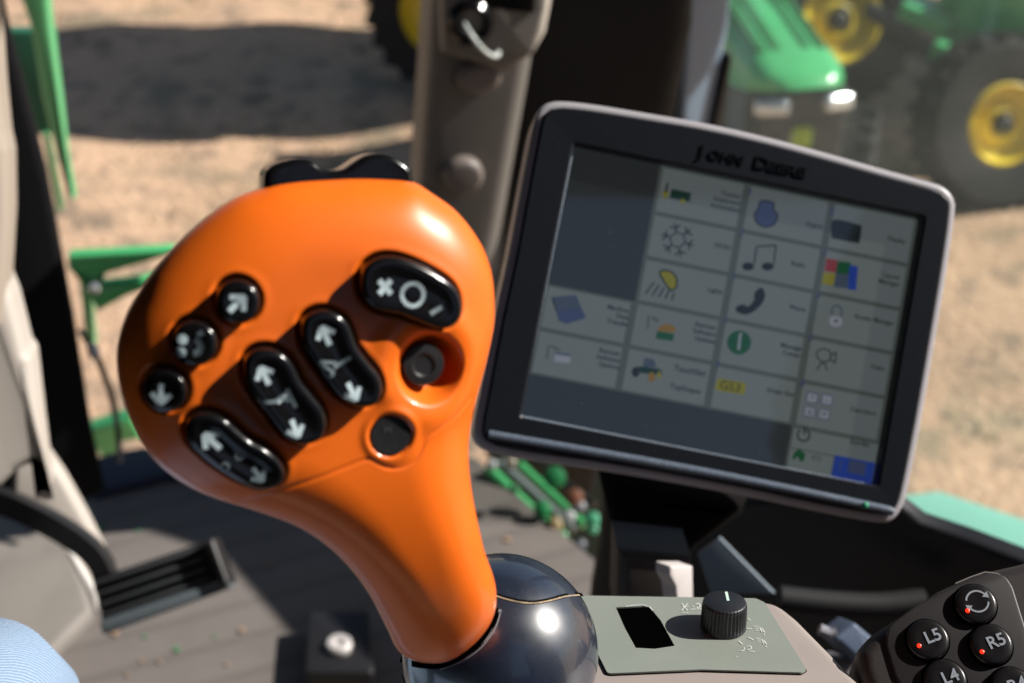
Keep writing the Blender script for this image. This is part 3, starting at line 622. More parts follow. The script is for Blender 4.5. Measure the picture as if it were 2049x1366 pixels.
# ================================================================== monitor
def monitor():
    q = [(1145, 293), (1838, 438), (1745, 970), (1040, 833)]
    a = np.array([.97189315, .19265275, .06958865]); b = np.array([-.19282338, .98554107, -.07195698]); t = np.array([.03488857, -.11291736, .78173555])
    def cw(v): return RT * v[0] - UP * v[1] + FW * v[2]
    ux = unit(cw(a)); n = unit(np.cross(cw(b), cw(a))); 
    if n @ FW > 0: n = -n
    pl = Plane(EYE + cw(t), ux, n)      # pl.y is up
    root = empty("monitor", pl.w(.1, -.2), "dusty black touchscreen monitor with a lit menu and pale grey rim", "monitor")
    top = [(1072, 232), (1090, 206), (1118, 198), (1180, 203), (1300, 222), (1420, 243), (1540, 270), (1660, 302), (1780, 336), (1868, 360), (1897, 371), (1916, 392), (1919, 425)]
    rest = [(1903, 540), (1878, 690), (1850, 850), (1822, 990), (1812, 1018), (1795, 1040), (1765, 1046), (1640, 1024), (1500, 994), (1360, 968), (1200, 941), (1060, 921), (985, 906), (962, 893), (950, 870), (951, 840), (965, 770), (990, 640), (1020, 500), (1048, 350)]
    out = smooth(pl.uvs(top + rest, .012), .004, True, 6)
    out = ccw(out)
    # outer case: rim of pale grey plastic
    cs = MB(); cs.slab(pl, out, -.045, -.006, 0, 8, .012); cs.ring(pl, out, [tuple(x) for x in inset(out, .0075)], -.0062, .008, .0035, 6); cs.build("case", RIM, root)
    # black bezel with recessed opening
    bo = inset(out, .0046)
    n_ = len(bo)
    scr = pl.uvs(q, 0.0); scr = fillet(scr, .0025, 5)
    # match counts by angle
    c = np.mean(np.array(scr), 0)
    def atang(poly, angs):
        poly = resample(poly, .0005); ag = np.arctan2(poly[:, 1] - c[1], poly[:, 0] - c[0]); return [tuple(poly[np.argmin(np.abs(np.angle(np.exp(1j * (ag - x)))))]) for x in angs]
    corners = [math.atan2(p[1] - c[1], p[0] - c[0]) for p in pl.uvs(q, 0.0)]
    angs = sorted(list(np.linspace(-math.pi, math.pi, 160, endpoint=False)) + [x + e for x in corners for e in (-.012, -.006, 0, .006, .012)])
    bo_ = atang(bo, angs); op = atang(scr, angs); op2 = [tuple(c + (np.array(p) - c) * 1.012) for p in op]
    mb = MB(); rows = []
    for poly, h in ((bo_, .004), (bo_, .0092)): rows.append([pl.w(u, v, h) for u, v in poly])
    ins = [tuple(x) for x in inset(bo_, .0012)]; rows.append([pl.w(u, v, .0100) for u, v in ins])
    for poly, h in ((op2, .0095), (op, .0085), (op, -.0005)): rows.append([pl.w(u, v, h) for u, v in poly])
    mb.loft(rows, False, False); bz = mb.build("bezel", BEZEL, root, sharp=30)
    # sunlit glint of the inner bevel painted pale, left and bottom
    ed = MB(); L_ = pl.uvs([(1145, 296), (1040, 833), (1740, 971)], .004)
    ed.tube([pl.w(*x, .0052) for x in L_], .0009, 6); ed.build("inner_edge", mat("glint_edge", (.30, .36, .44), .3), bz)
    # bottom ledge: raised lip along the lower bezel, its shine put into the colour
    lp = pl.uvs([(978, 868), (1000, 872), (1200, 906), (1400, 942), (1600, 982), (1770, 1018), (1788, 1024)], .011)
    led = MB(); led.tube(smooth([pl.w(*x, .0095) for x in lp], .004, False), [.0025] * len(smooth([pl.w(*x, .0095) for x in lp], .004, False)), 14); led.build("lower_lip", mat("lit_ledge_lip", (.06, .075, .10), .28, dust=.6, dustcol=(.4, .5, .65)), bz)
    # recessed lettering
    lt = MB(); p0 = pl.uv(1398, 303, .01); p1 = pl.uv(1618, 347, .01); ang = math.atan2(p1[1] - p0[1], p1[0] - p0[0]) + .0
    wtot = math.hypot(p1[0] - p0[0], p1[1] - p0[1]); sc = .0125
    x = 0
    def put(s, size, xoff, sx=1.22):
        lt.text(pl, s, 0, 0, size, .0103, ang, 'LEFT', bold=.00003, sx=sx, depth=.0003, uvpos=(p0[0] + xoff * math.cos(ang), p0[1] + xoff * math.sin(ang) + (0.0 if size > .01 else -.0007)))
    put("J", .0104, 0.0, 1.3); put("OHN", .0082, .0058, 1.1); put("D", .0104, .0325, 1.3); put("EERE", .0082, .0410, 1.36)
    lt.build("lettering", mat("letter_black", (.002, .002, .002), .25, spec=.6), bz)
    # ---- screen
    W_, H_ = .211, .158
    def E(name, c, e=.055): return mat(name, tuple(x * .03 for x in c), .05, spec=.9, coat=1.0, coatr=.03, emit=c, estr=e * .75)
    k = 1.0
    SM = [E("screen_off_grey", (.20, .23, .24), .07), E("tile_grey", (.70, .82, .83), .10), E("gap_grey", (.42, .50, .47), .09), E("ink", (.08, .1, .1), .1), E("blue_ink", (.18, .24, .50), .14), E("yellow_ink", (.85, .8, .08), .12), E("green_ink", (.05, .28, .12), .14), E("red_ink", (.7, .1, .1), .16), E("royal_ink", (.05, .12, .65), .22), E("white_ink", (.8, .86, 1), .16), E("amber_ink", (.75, .45, .1), .14), E("dkgreen_ink", (.04, .12, .08), .14), E("slate_ink", (.2, .27, .4), .14)]
    sc_ = MB()
    def xy(s, t): # fractions of the screen quad -> local
        Q = pl.uvs(q); Q = [np.array(z) for z in Q]; return tuple((Q[0] * (1 - s) + Q[1] * s) * (1 - t) + (Q[3] * (1 - s) + Q[2] * s) * t)
    def quad(s0, t0, s1, t1, h, m): sc_.mat(m); sc_.flat(pl, [xy(s0, t0), xy(s1, t0), xy(s1, t1), xy(s0, t1)], h)
    sc_.mat(0); sc_.slab(pl, pl.uvs([(a_ + (a_ - 1440) * .01, b_ + (b_ - 634) * .01) for a_, b_ in q]), -.004, -.0004)
    cols = [0, .252, .503, .748, 1.0]; rows_ = [0, .178, .345, .51, .676, .842]
    for ci in range(4):
        for ri in range(5):
            if ci == 0 and ri < 3: continue
            s0, s1, t0, t1 = cols[ci], cols[ci + 1], rows_[ri], rows_[ri + 1]
            quad(s0, t0, s1, t1, -.0003, 2); quad(s0 + .010, t0 + .008, s1 - .010, t1 - .008, -.0002, 1)
    quad(.748, .842, 1, 1, -.0003, 2); quad(.755, .85, .998, .92, -.0002, 1); quad(.755, .925, .88, .998, -.0002, 1); quad(.882, .918, .998, .998, -.00015, 8)
    hh = -.0001
    def PX(pts): return pl.uvs(pts)
    def st(pts, wpx, m, closed=False): sc_.mat(m); sc_.stroke(pl, PX(pts), wpx * .00029, hh + random.uniform(0, .00002), closed=closed)
    def pg(pts, m, h=None): sc_.mat(m); sc_.patch(pl, PX(pts), hh if h is None else h)
    def circ(cx, cy, r, m, h=None, n=28, ry=None): pg([(cx + r * math.cos(t), cy + (ry or r) * math.sin(t)) for t in np.linspace(0, 6.283, n, endpoint=False)], m, h)
    def tx(s, x, y, size, m=3, al='RIGHT'): sc_.mat(m); sc_.text(pl, s, x, y, size * .00029, hh, 0.0, al, bold=.00006)
    A_ = -.2
    # implement
    st([(1336, 366), (1332, 386)], 4, 3); pg([(1326, 384), (1336, 380), (1338, 392), (1328, 398)], 5); pg([(1344, 378), (1383, 386), (1380, 404), (1340, 396)], 11); circ(1366, 403, 5, 5, hh + .00003)
    for i, s in enumerate(("Tractor", "Implement", "Automation")): tx(s, 1482, 394 + i * 14, 13)
    # engine: round flask
    e = smooth([(1523, 402), (1548, 406), (1548, 418), (1556, 430), (1550, 448), (1532, 454), (1515, 446), (1510, 430), (1518, 416)], 2); pg(e, 4); st(list(map(tuple, e)), 3, 3, True)
    tx("Engine", 1646, 454, 13)
    pg(smooth([(1668, 440), (1720, 450), (1724, 456), (1720, 484), (1714, 486), (1668, 477), (1664, 472)], 3), 3); tx("Display", 1812, 484, 13)
    # snowflake
    for kx in range(6):
        an = kx * math.pi / 3 + .35; ca, sa = math.cos(an), math.sin(an); cx, cy = 1356, 480
        st([(cx + 16 * ca, cy + 16 * sa), (cx + 34 * ca, cy + 34 * sa)], 3, 3)
        for sg in (-1, 1): st([(cx + 23 * ca, cy + 23 * sa), (cx + 31 * math.cos(an + sg * .35), cy + 31 * math.sin(an + sg * .35))], 3, 3)
        st([(cx + 16 * math.cos(an), cy + 16 * math.sin(an)), (cx + 16 * math.cos(an + 1.05), cy + 16 * math.sin(an + 1.05))], 2.5, 3)
    tx("HVAC", 1464, 497, 13)
    st([(1509, 528), (1514, 493), (1553, 491), (1548, 530)], 3, 3); circ(1497, 533, 12, 3, ry=8); circ(1536, 533, 12, 3, ry=8); tx("Radio", 1612, 532, 13)
    for (x0, y0, x1, y1, m) in ((1654, 517, 1676, 542, 7), (1676, 522, 1703, 548, 6), (1648, 544, 1672, 568, 5), (1672, 546, 1699, 574, 12), (1700, 530, 1717, 578, 8)):
        pg([(x0, y0), (x1, y0 + 3), (x1 - 4, y1 + 3), (x0 - 4, y1)], m, hh + random.uniform(0, .00003))
    tx("Layout", 1800, 556, 13); tx("Manager", 1800, 570, 13)
    # work lamp
    l = smooth([(1320, 545), (1338, 542), (1352, 553), (1354, 572), (1346, 580), (1338, 576)], 2); pg(l, 5); st(list(map(tuple, l)), 3.5, 3, True)
    for i in range(5): st([(1309 + i * 10, 564 + i * 5.5), (1292 + i * 13, 588 + i * 3.2)], 3, 3)
    tx("Lights", 1446, 585, 13)
    pg(smooth([(1524, 575), (1531, 590), (1525, 607), (1508, 623), (1490, 629), (1473, 622), (1475, 613), (1487, 609), (1497, 613), (1509, 600), (1510, 586)], 2), 3); tx("Phone", 1612, 620, 13)
    pg(smooth([(1663, 632), (1683, 636), (1684, 650), (1672, 654), (1661, 648)], 2), 9); st(smooth([(1665, 632), (1666, 617), (1675, 611), (1684, 618), (1684, 634)], 2, False), 3, 12); circ(1673, 642, 3, 3, hh + .00004); tx("Access Manager", 1790, 648, 13)
    # rugged case
    pg([(1104, 594), (1153, 590), (1163, 614), (1172, 634), (1130, 646), (1114, 624)], 12); pg([(1113, 622), (1163, 618), (1173, 636), (1134, 648), (1118, 642)], 4, hh + .00004); st([(1104, 594), (1114, 624), (1163, 618)], 2.5, 3)
    for i, s in enumerate(("Machine", "Data", "Transfer")): tx(s, 1258, 622 + i * 14, 13)
    # sprayer icon
    pg(smooth([(1318, 656), (1330, 648), (1348, 652), (1350, 664), (1318, 662)], 2), 10); pg([(1315, 662), (1349, 668), (1347, 682), (1312, 677)], 6, hh + .00003); st([(1298, 630), (1296, 658)], 4, 2); st([(1304, 634), (1318, 642)], 6, 2)
    for i, s in enumerate(("Remote", "Software", "Updates")): tx(s, 1432, 656 + i * 14, 13)
    circ(1479, 685, 24, 6, n=36); sc_.mat(9); st([(1481, 672), (1478, 700)], 5, 9); circ(1482, 669, 3, 9, hh + .00004)
    tx("Message", 1604, 698, 13); tx("Center", 1602, 712, 13)
    st(smooth([(1640, 720), (1634, 706), (1645, 698), (1660, 702), (1662, 716), (1652, 724)], 2), 2.5, 3, True); st([(1662, 712), (1673, 704), (1671, 726), (1660, 718)], 2.5, 3); st([(1645, 724), (1634, 740)], 2.5, 3); st([(1648, 724), (1656, 740)], 2.5, 3); tx("Video", 1770, 738, 13)
    pg([(1112, 706), (1142, 711), (1140, 727), (1108, 723)], 9); st([(1112, 706), (1142, 711)], 4, 4); st([(1098, 690), (1094, 718)], 4, 2); st([(1102, 692), (1120, 700)], 5, 2)
    for i, s in enumerate(("Remote", "Software", "Options")): tx(s, 1240, 708 + i * 14, 13)
    # tractor picture
    pg([(1290, 716), (1308, 718), (1314, 734), (1286, 734)], 12); pg([(1276, 732), (1322, 738), (1326, 750), (1282, 746)], 11, hh + .00003); circ(1272, 744, 8, 3, hh + .00005, ry=10); circ(1304, 754, 7, 10, hh + .00006, ry=10); circ(1319, 750, 4, 5, hh + .00005, ry=8)
    tx("TouchSet", 1412, 748, 17); tx("TopScaper", 1404, 784, 15)
    pg(fillet([(1436, 756), (1494, 766), (1490, 790), (1430, 780)], 6), 5); tx("GS3", 1440, 769, 26, 3, 'LEFT'); tx("Green Star", 1590, 790, 13)
    for (x0, y0, sgn) in ((1616, 784, '+'), (1646, 788, '-'), (1611, 812, 'x'), (1640, 817, '=')):
        pg([(x0, y0), (x0 + 21, y0 + 4), (x0 + 18, y0 + 23), (x0 - 3, y0 + 19)], 9); st([(x0, y0), (x0 + 21, y0 + 4), (x0 + 18, y0 + 23), (x0 - 3, y0 + 19)], 2, 4, True); tx(sgn, x0 + 9, y0 + 11, 20, 3, 'CENTER')
    tx("Calculator", 1754, 828, 13)
    st([(1608 + 12 * math.cos(t), 870 + 12 * math.sin(t)) for t in np.linspace(-1.0, 4.14, 24)], 3.5, 3); st([(1611, 853), (1609, 869)], 3.5, 3); tx("Standby", 1740, 890, 13)
    pg([(1599, 897), (1612, 908), (1608, 923), (1599, 921), (1598, 914), (1593, 913), (1592, 919), (1585, 917), (1588, 906)], 6); tx("4/5", 1644, 918, 17, 2)
    tx("1", 1688, 932, 26, 4); pg([(1700, 918), (1734, 926), (1730, 952), (1696, 944)], 4, hh)
    for (x, y, s) in ((1500, 384, '8'), (1664, 424, '9'), (1484, 466, '2'), (1650, 506, '3'), (1468, 553, '5'), (1638, 590, '6'), (1452, 640, '1'), (1622, 676, '0'), (1436, 728, '4'), (1606, 766, '#')): tx(s, x, y, 20, 4, 'CENTER')
    sc_.build("screen", SM, root, flat=True)
    dm = MB()
    for _ in range(40):
        a_, b_ = rng.uniform(0, 1), rng.uniform(0, 1); c0 = np.array(xy(a_, b_)); rr_ = rng.uniform(.00012, .00038)
        dm.flat(pl, [tuple(c0 + rr_ * np.array([math.cos(t_), math.sin(t_)]) * rng.uniform(.6, 1.2)) for t_ in np.linspace(0, 6.28, 6, endpoint=False)], .00002)
    o_ = dm.build("dust_specks", mat("dust_speck", (.16, .17, .18), .9), root, flat=True); o_["kind"] = "stuff"
    # crumb on the ledge
    c = pl.w(*pl.uv(1733, 1010, .014), .013)
    tag(MB().lathe(c, pl.n, [(.0012, -.002), (.0019, -.0008), (.0016, .001), (.0006, .0018)], 7).build("crumb", mat("green_fleck", (.03, .35, .18), .6)), "tiny green fleck lying on the lower ledge of the monitor", "crumb")
    # ---- mount under the case
    mr = root
    fp = facing(1370, 1060, .86, tilt=-.25)
    o = fp.uvs([(1195, 940), (1500, 1005), (1490, 1035), (1400, 1100), (1376, 1130), (1330, 1128), (1240, 1122), (1232, 1095), (1212, 1010)])
    MB().slab(fp, o, -.06, 0, .012, 5).build("mount_funnel", mat("mount_black", (.007, .006, .006), .9, spec=.1), mr)
    fp = facing(1310, 1150, .79, tilt=-.25)
    MB().slab(fp, fp.uvs([(1236, 1105), (1386, 1122), (1388, 1240), (1232, 1240)]), -.05, 0, .010, 5).build("mount_stem", mat("stem_dark", (.035, .03, .027), .6), mr)
    e_ = Plane(P(1362, 1160, .750), (.75, .6, 0), (.62, -.72, .3))
    MB().slab(e_, fillet(e_.uvs([(1338, 1131), (1384, 1131), (1386, 1240), (1356, 1240), (1350, 1172), (1338, 1150)]), .001), -.01, .001, .001).build("stem_edge", mat("lit_stem_edge", (.6, .56, .55), .5), mr)  # stem's sunlit side, its brightness put into a pale colour
monitor()

# ================================================================== armrest console with knob
def console():
    pl = Plane(P(1420, 1270, .56), (1, 0, 0), (0, .19, .98))
    sp = None
    root = empty("armrest_console", pl.w(0, 0, -.12), "taupe armrest console with a grey green control plate", "armrest console")
    ho = fillet(pl.uvs([(1010, 1187), (1300, 1185), (1555, 1196), (1600, 1232), (1668, 1300), (1790, 1425), (1900, 1600), (1010, 1600)]), [0, 0, .012, .02, .02, .02, 0, 0], 6)
    MB().slab(pl, smooth(ho, .003, True, 3) if False else ho, -.10, 0, .006, 6).build("housing", TAUPE, root)
    # plate with slot
    po = fillet(pl.uvs([(1140, 1190), (1512, 1196), (1530, 1204), (1614, 1338), (1604, 1344), (1400, 1338), (1216, 1346), (1198, 1310), (1170, 1240)], .0012), .002, 4)
    so_ = pl.uvs([(1232, 1214), (1298, 1211), (1322, 1240), (1350, 1291), (1310, 1297), (1272, 1295), (1250, 1255)], .0012)
    # triangulate the plate around the slot
    def cdt_face(outer, holes, h):
        pts = [Vector(p) for p in outer]; ed = [(i, (i + 1) % len(outer)) for i in range(len(outer))]
        for ho_ in holes:
            b = len(pts); pts += [Vector(p) for p in ho_]; ed += [(b + i, b + (i + 1) % len(ho_)) for i in range(len(ho_))]
        vs, _, fs, *_ = delaunay_2d_cdt(pts, ed, [], 1, 1e-7); out = []
        for f in fs:
            cc = np.mean([[vs[i][0], vs[i][1]] for i in f], 0)
            if inside([cc], outer)[0] and not any(inside([cc], x)[0] for x in holes): out.append(list(f))
        return [pl.w(v[0], v[1], h) for v in vs], out
    mb = MB(); v, f = cdt_face(ccw(po), [ccw(so_)], .0012); f = [x if np.cross(v[x[1]] - v[x[0]], v[x[2]] - v[x[0]]) @ pl.n > 0 else x[::-1] for x in f]
    mb.add(v, f)
    c_ = ccw(po); mb.loft([[pl.w(a, b, .0002) for a, b in c_], [pl.w(a, b, .0012) for a, b in c_]], False, False)
    s_ = ccw(so_); mb.loft([[pl.w(a, b, .0012) for a, b in s_], [pl.w(a, b, -.012) for a, b in s_]], False, False)
    plate = mb.build("control_plate", PLATE, root, sharp=20)
    MB().flat(pl, [tuple(x) for x in inset(np.array(c_), -.0004)], .0004).build("shadow_gap", HOLE, plate)
    # slot: black fill, the darkness inside put into its colour
    MB().slab(pl, [tuple(x) for x in inset(np.array(s_), .0001)], -.03, .0006).build("slot", HOLE, plate)
    ch = MB(); ch.stroke(pl, pl.uvs([(1252, 1212), (1268, 1210), (1285, 1209), (1300, 1213), (1306, 1220)], .0014), .0004, .0014)
    ch.build("chipped_paint", WHITEP, plate)
    # printing
    tp = MB(); z = .0015
    def s(pts, w_=2.0): tp.stroke(pl, pl.uvs(pts, z), w_ * .0002, z)
    s([(1364, 1206), (1376, 1220)], 1.8); s([(1376, 1206), (1364, 1220)], 1.8); s([(1366, 1213), (1378, 1212)], 1.8); s([(1364, 1224), (1378, 1226)], 1.5)
    s([(1382, 1218), (1404, 1217)], 2.4); s([(1392, 1208), (1398, 1206), (1402, 1212), (1394, 1215)], 2.4); s([(1386, 1211), (1390, 1213)], 2)
    s([(1496, 1236), (1502, 1240)], 1.6); s([(1494, 1256), (1504, 1257)], 2.2); s([(1497, 1274), (1508, 1279)], 2.2); s([(1478, 1281), (1486, 1288)], 2.2)
    for (x, y) in ((1508, 1252), (1512, 1276)):
        for k in range(3): s([(x + k * 2, y + k * 4), (x + 10 + k * 2, y + k * 4 - .5)], 1.5)
        s([(x + 13, y + 2), (x + 17, y + 12)], 1.8); s([(x + 17, y + 4), (x + 22, y + 12)], 1.8); s([(x + 20, y + 15), (x + 22, y + 17)], 1.8)
    s([(1482, 1301), (1488, 1300), (1490, 1294)], 1.8); s([(1494, 1292), (1502, 1291), (1504, 1296), (1496, 1299)], 1.8); s([(1500, 1302), (1510, 1302)], 1.8)
    s([(1474, 1312), (1475.5, 1313)], 2)
    tp.build("printing", WHITEP, plate)
    # knob
    kn = empty("knob", pl.w(*pl.uv(1450, 1252, .001), .0012), "x", "x"); del kn["label"]; del kn["category"]
    bpy.data.objects.remove(kn)
    ctr = pl.uv(1447, 1254, .0012); o3 = pl.w(*ctr, .0016); rad = .5 * abs(pl.uv(1494, 1250)[0] - pl.uv(1404, 1250)[0]) ; H_ = .0122
    mb = MB(); n = 144; rings = []
    for (rr, h, fl) in ((rad * 1.0, 0, 0), (rad * 1.0, .0012, .3), (rad * 1.0, .003, 1), (rad * .985, H_ - .0025, 1), (rad * .97, H_ - .0012, .7), (rad * .93, H_ - .0003, .1), (rad * .88, H_, 0)):
        rings.append([o3 + (pl.x * math.cos(t) + pl.y * math.sin(t)) * (rr - fl * .0006 * (0.5 - 0.5 * math.cos(36 * t)) ** .8) + pl.n * h for t in np.linspace(0, 2 * math.pi, n, endpoint=False)])
    mb.loft(rings); kb = mb.build("knob", mat("knob_black", (.010, .012, .016), .42, spec=.6, dust=.03), root, sharp=55)
    kp = Plane(o3 + pl.n * H_, pl.x, pl.n)
    MB().stroke(kp, [kp.uv(1453, 1184, 0), kp.uv(1457, 1202, 0)], .0011, .0003).build("pointer_mark", mat("pale_green_mark", (.6, .8, .7), .4), kb)
console()

# ================================================================== keypad pod
def keypad():
    n = unit(-FW * .80 + UP * .42 + RT * -.12)
    pl = Plane(P(1930, 1290, .53), RT * math.cos(.28) + UP * math.sin(.28), n)
    root = empty("keypad", pl.w(0, -.05, -.05), "charcoal keypad pod with lit red indicators at the lower right corner", "keypad")
    ho = fillet(pl.uvs([(2150, 1096), (1960, 1140), (1878, 1176), (1800, 1228), (1742, 1266), (1712, 1300), (1716, 1340), (1760, 1480), (1900, 1640), (2300, 1640), (2300, 1080)]), [.01, .01, .02, .02, .02, .008, .01, .01, 0, 0, 0], 6)
    MB().slab(pl, ho, -.05, 0, .007, 8, .004).build("housing", CHAR, root)
    fo = fillet(pl.uvs([(1776, 1254), (1830, 1212), (1900, 1176), (1972, 1146), (2010, 1150), (2026, 1175), (2062, 1290), (2110, 1450), (1860, 1480), (1790, 1350), (1772, 1290)]), [.006, .01, .01, .006, .006, .006, .01, 0, 0, .01, .006], 6)
    face = MB().slab(pl, fo, -.001, .0012, .0008, 3).build("face_panel", CHARD, root)
    MB().stroke(pl, pl.uvs([(1912, 1166), (1945, 1152), (1972, 1143), (1996, 1146), (2012, 1156), (2020, 1168)], .001), .0004, .0009).build("edge_highlight", mat("highlight_line", (.25, .23, .22), .4), face)  # pale line painted as the highlight along the panel edge
    for i, (cx, cy, s) in enumerate([(1953, 1206, '@'), (1857, 1277, 'L5'), (1984, 1287, 'R5'), (1892, 1358, 'L4'), (2026, 1374, 'R4')]):
        h = .0038; c = pl.uv(cx, cy, h); r0 = .0081
        MB().lathe(pl.w(*c, .0013), pl.n, [(r0 * 1.08, -.0005), (r0 * 1.08, .0001)], 40).build("button_well", HOLE, face)
        b = MB().mat(0); b.lathe(pl.w(*c, 0), pl.n, [(r0, .0008), (r0, .0026), (r0 * .95, .0034), (r0 * .86, .0038), (r0 * .5, .0037), (r0 * .1, .0036)], 40)
        b.mat(1)
        if s == '@':
            for a0 in (0.5, 3.64):
                arc = [(c[0] + .0042 * math.cos(t) + .0008, c[1] + .0042 * math.sin(t) + .0006) for t in np.linspace(a0, a0 + 2.3, 16)]
                b.stroke(pl, arc, .0007, h + .0001)
                e = np.array(arc[0]); tg = unit(np.array(arc[0]) - np.array(arc[1])); nn = np.array([-tg[1], tg[0]])
                b.patch(pl, [tuple(e + tg * .0022), tuple(e + nn * .0015), tuple(e - nn * .0015)], h + .0001)
        else:
            b.text(pl, s, cx + 10, cy - 5, .0067, h + .0001, .06, 'CENTER', bold=.00012)
        bo = b.build("button", [GLOSS if False else mat("button_black", (.008, .007, .008), .3), LEGK], root)
        if s != 'L4' and s != 'R4' or s == 'R4':
            l = {'@': (1936, 1221), 'L5': (1839, 1291), 'R5': (1965, 1303), 'R4': (2004, 1390)}[s]
            lc = pl.uv(*l, h); MB().lathe(pl.w(*lc, h - .0003), pl.n, [(.0009, 0), (.0009, .0005), (.0005, .0008)], 16).build("led", LED, bo)
keypad()

# ================================================================== THE LEVER
HO = [(523, 376), (560, 366), (610, 360), (660, 357), (701, 355), (760, 356), (820, 362), (862, 386), (913, 424), (956, 480), (977, 530), (985, 577), (986, 641), (974, 705), (957, 770), (944, 821), (936, 870), (935, 910), (939, 960), (947, 1010), (958, 1062), (968, 1102), (982, 1140), (989, 1172), (988, 1205), (977, 1235), (957, 1262), (930, 1287), (900, 1306), (868, 1316), (832, 1315), (805, 1306), (790, 1290), (776, 1260), (757, 1222), (737, 1185), (706, 1142), (672, 1105), (632, 1073), (590, 1048), (545, 1030), (490, 1012), (440, 997), (396, 980), (355, 957), (315, 925), (284, 887), (262, 845), (246, 800), (236, 755), (233, 705), (240, 665), (252, 630), (270, 595), (306, 540), (358, 482), (418, 430), (470, 396)]
B_TR = [(716, 558), (724, 533), (744, 516), (768, 509), (800, 512), (845, 529), (892, 556), (914, 578), (923, 603), (922, 628), (908, 649), (884, 658), (858, 653), (826, 640), (794, 628), (752, 620), (726, 600), (717, 578)]
B_C = [(598, 668), (601, 640), (618, 622), (645, 615), (672, 622), (692, 638), (703, 660), (714, 690), (737, 721), (756, 745), (764, 772), (757, 797), (738, 811), (710, 812), (688, 802), (668, 785), (642, 750), (616, 712), (602, 690)]
B_L = [(484, 740), (487, 715), (502, 698), (528, 691), (556, 697), (576, 711), (590, 732), (602, 757), (626, 787), (645, 812), (653, 842), (645, 870), (624, 884), (596, 887), (572, 876), (556, 860), (530, 825), (503, 788), (488, 763)]
B_BL = [(370, 862), (375, 838), (394, 824), (422, 821), (452, 833), (474, 852), (500, 874), (532, 892), (558, 914), (571, 940), (565, 964), (546, 978), (518, 981), (486, 970), (458, 954), (425, 932), (395, 906), (376, 884)]
def circle_px(cx, cy, rx, ry=None): return [(cx + rx * math.cos(t), cy + (ry or rx) * math.sin(t)) for t in np.linspace(0, 2 * math.pi, 28, endpoint=False)]
R1, R2, R3 = circle_px(475, 602, 46), circle_px(390, 685, 47), circle_px(331, 781, 46)
def lever():
    E_ = math.radians(24); n = unit((.28, -math.cos(E_), math.sin(E_)))
    pl = Plane(P(620, 640, .402), RT, n); vb = pl.uv(850, 900, .012)[1]; kb_ = 4.6
    def B(v): return -kb_ * np.maximum(0, vb - np.asarray(v)) ** 2
    def uvb(px, py):
        h = 0.0
        for _ in range(6): u, v = pl.uv(px, py, h); h = float(B(v))
        return (u, v)
    root = empty("control_lever", P(1000, 1340, .50), "orange hand lever with black buttons standing in a glossy black ball", "lever")
    out = np.array(ccw(smooth([uvb(*z) for z in HO], .0012, True, 8)))
    R, T = .0235, .0175
    # smooth inside distance (lp norm over the boundary) so the neck rounds off without a crease
    bs = resample(out, .0015); ds_ = .0015; p_ = 4.0; cn = math.sqrt(math.pi) * math.gamma(p_ / 2) / math.gamma((p_ + 1) / 2)
    def lpd(q):
        r = np.empty(len(q))
        for i in range(0, len(q), 3000):
            d = np.linalg.norm(q[i:i + 3000, None] - bs[None], axis=2); r[i:i + 3000] = ((1 / np.maximum(d, 4e-4) ** (p_ + 1)).sum(1) * ds_ / cn) ** (-1 / p_)
        return r
    H_TOP = .0245
    btn = {}
    for k, b in (('tr', B_TR), ('c', B_C), ('l', B_L), ('bl', B_BL), ('r1', R1), ('r2', R2), ('r3', R3)):
        btn[k] = np.array(ccw(smooth(pl.uvs(b, .0205), .0006, True, 6)))
    f1 = np.array(pl.uv(782, 870, .0185)); f1r = .0061
    sk = np.array(pl.uv(860, 735, .017)); skr = .0112
    seam = smooth(pl.uvs([(470, 1012), (500, 1003), (560, 980), (640, 950), (700, 926), (735, 914), (752, 922), (775, 932), (805, 930), (828, 916), (840, 896), (852, 872), (880, 854), (915, 832), (950, 800)], .016), .0008, False)
    cen = np.array(pl.uv(610, 640, 0))
    def hbase(q):
        d = lpd(q); m = segdist(q, bs); d = np.where(m < .0015, m, d)
        Rl = 16.5e-3 + (R - 16.5e-3) * sstep(vb - .038, vb + .004, q[:, 1]); t = np.clip(d / Rl, 0, 1); h = T * np.sqrt(np.maximum(0, 1 - (1 - t) ** 2))
        rr = np.linalg.norm(q - cen, axis=1); h = h * (1 + .10 * np.exp(-(rr / .05) ** 2))
        return h, m
    def hfun(q, full=True):
        q = np.atleast_2d(q); h, m = hbase(q)
        if full:
            for k, b in btn.items():
                s = sd(q, b); h = h - .0026 * (1 - sstep(-.0002, .0011, s)) + .00015 * np.exp(-((s - .0018) / .0012) ** 2)
            r = np.linalg.norm(q - f1, axis=1); h = h + .0006 * np.exp(-((r - .0074) / .0013) ** 2) - .0008 * (1 - sstep(.0062, .0066, r))
            r = np.linalg.norm((q - sk) * (1, .95), axis=1); h = h - .0075 * (1 - sstep(.0055, skr, r)) + .0013 * np.exp(-((r - skr * 1.28) / .0042) ** 2)
            h = h - .0006 * np.exp(-(segdist(q, seam, False) / .00035) ** 2)
        return h
    # triangulated front shell
    rings = [out]; 
    for dd in (.00012, .0004, .0009, .0016, .0025):
        rings.append(inset(out, dd))
    pts = [tuple(v) for v in out]; 
    for r in rings[1:]:
        ok = segdist(r, out) > 0.6 * segdist(r, out).max(); pts += [tuple(v) for v, k in zip(r, ok) if k]
    lo, hi = out.min(0), out.max(0); g = .00062
    gx, gy = np.meshgrid(np.arange(lo[0], hi[0], g), np.arange(lo[1], hi[1], g * .866)); gx[1::2] += g / 2
    q = np.stack([gx.ravel(), gy.ravel()], 1); q = q[inside(q, out)]; q = q[segdist(q, out) > .0030]
    pts += [tuple(v) for v in q]
    n0 = len(out)
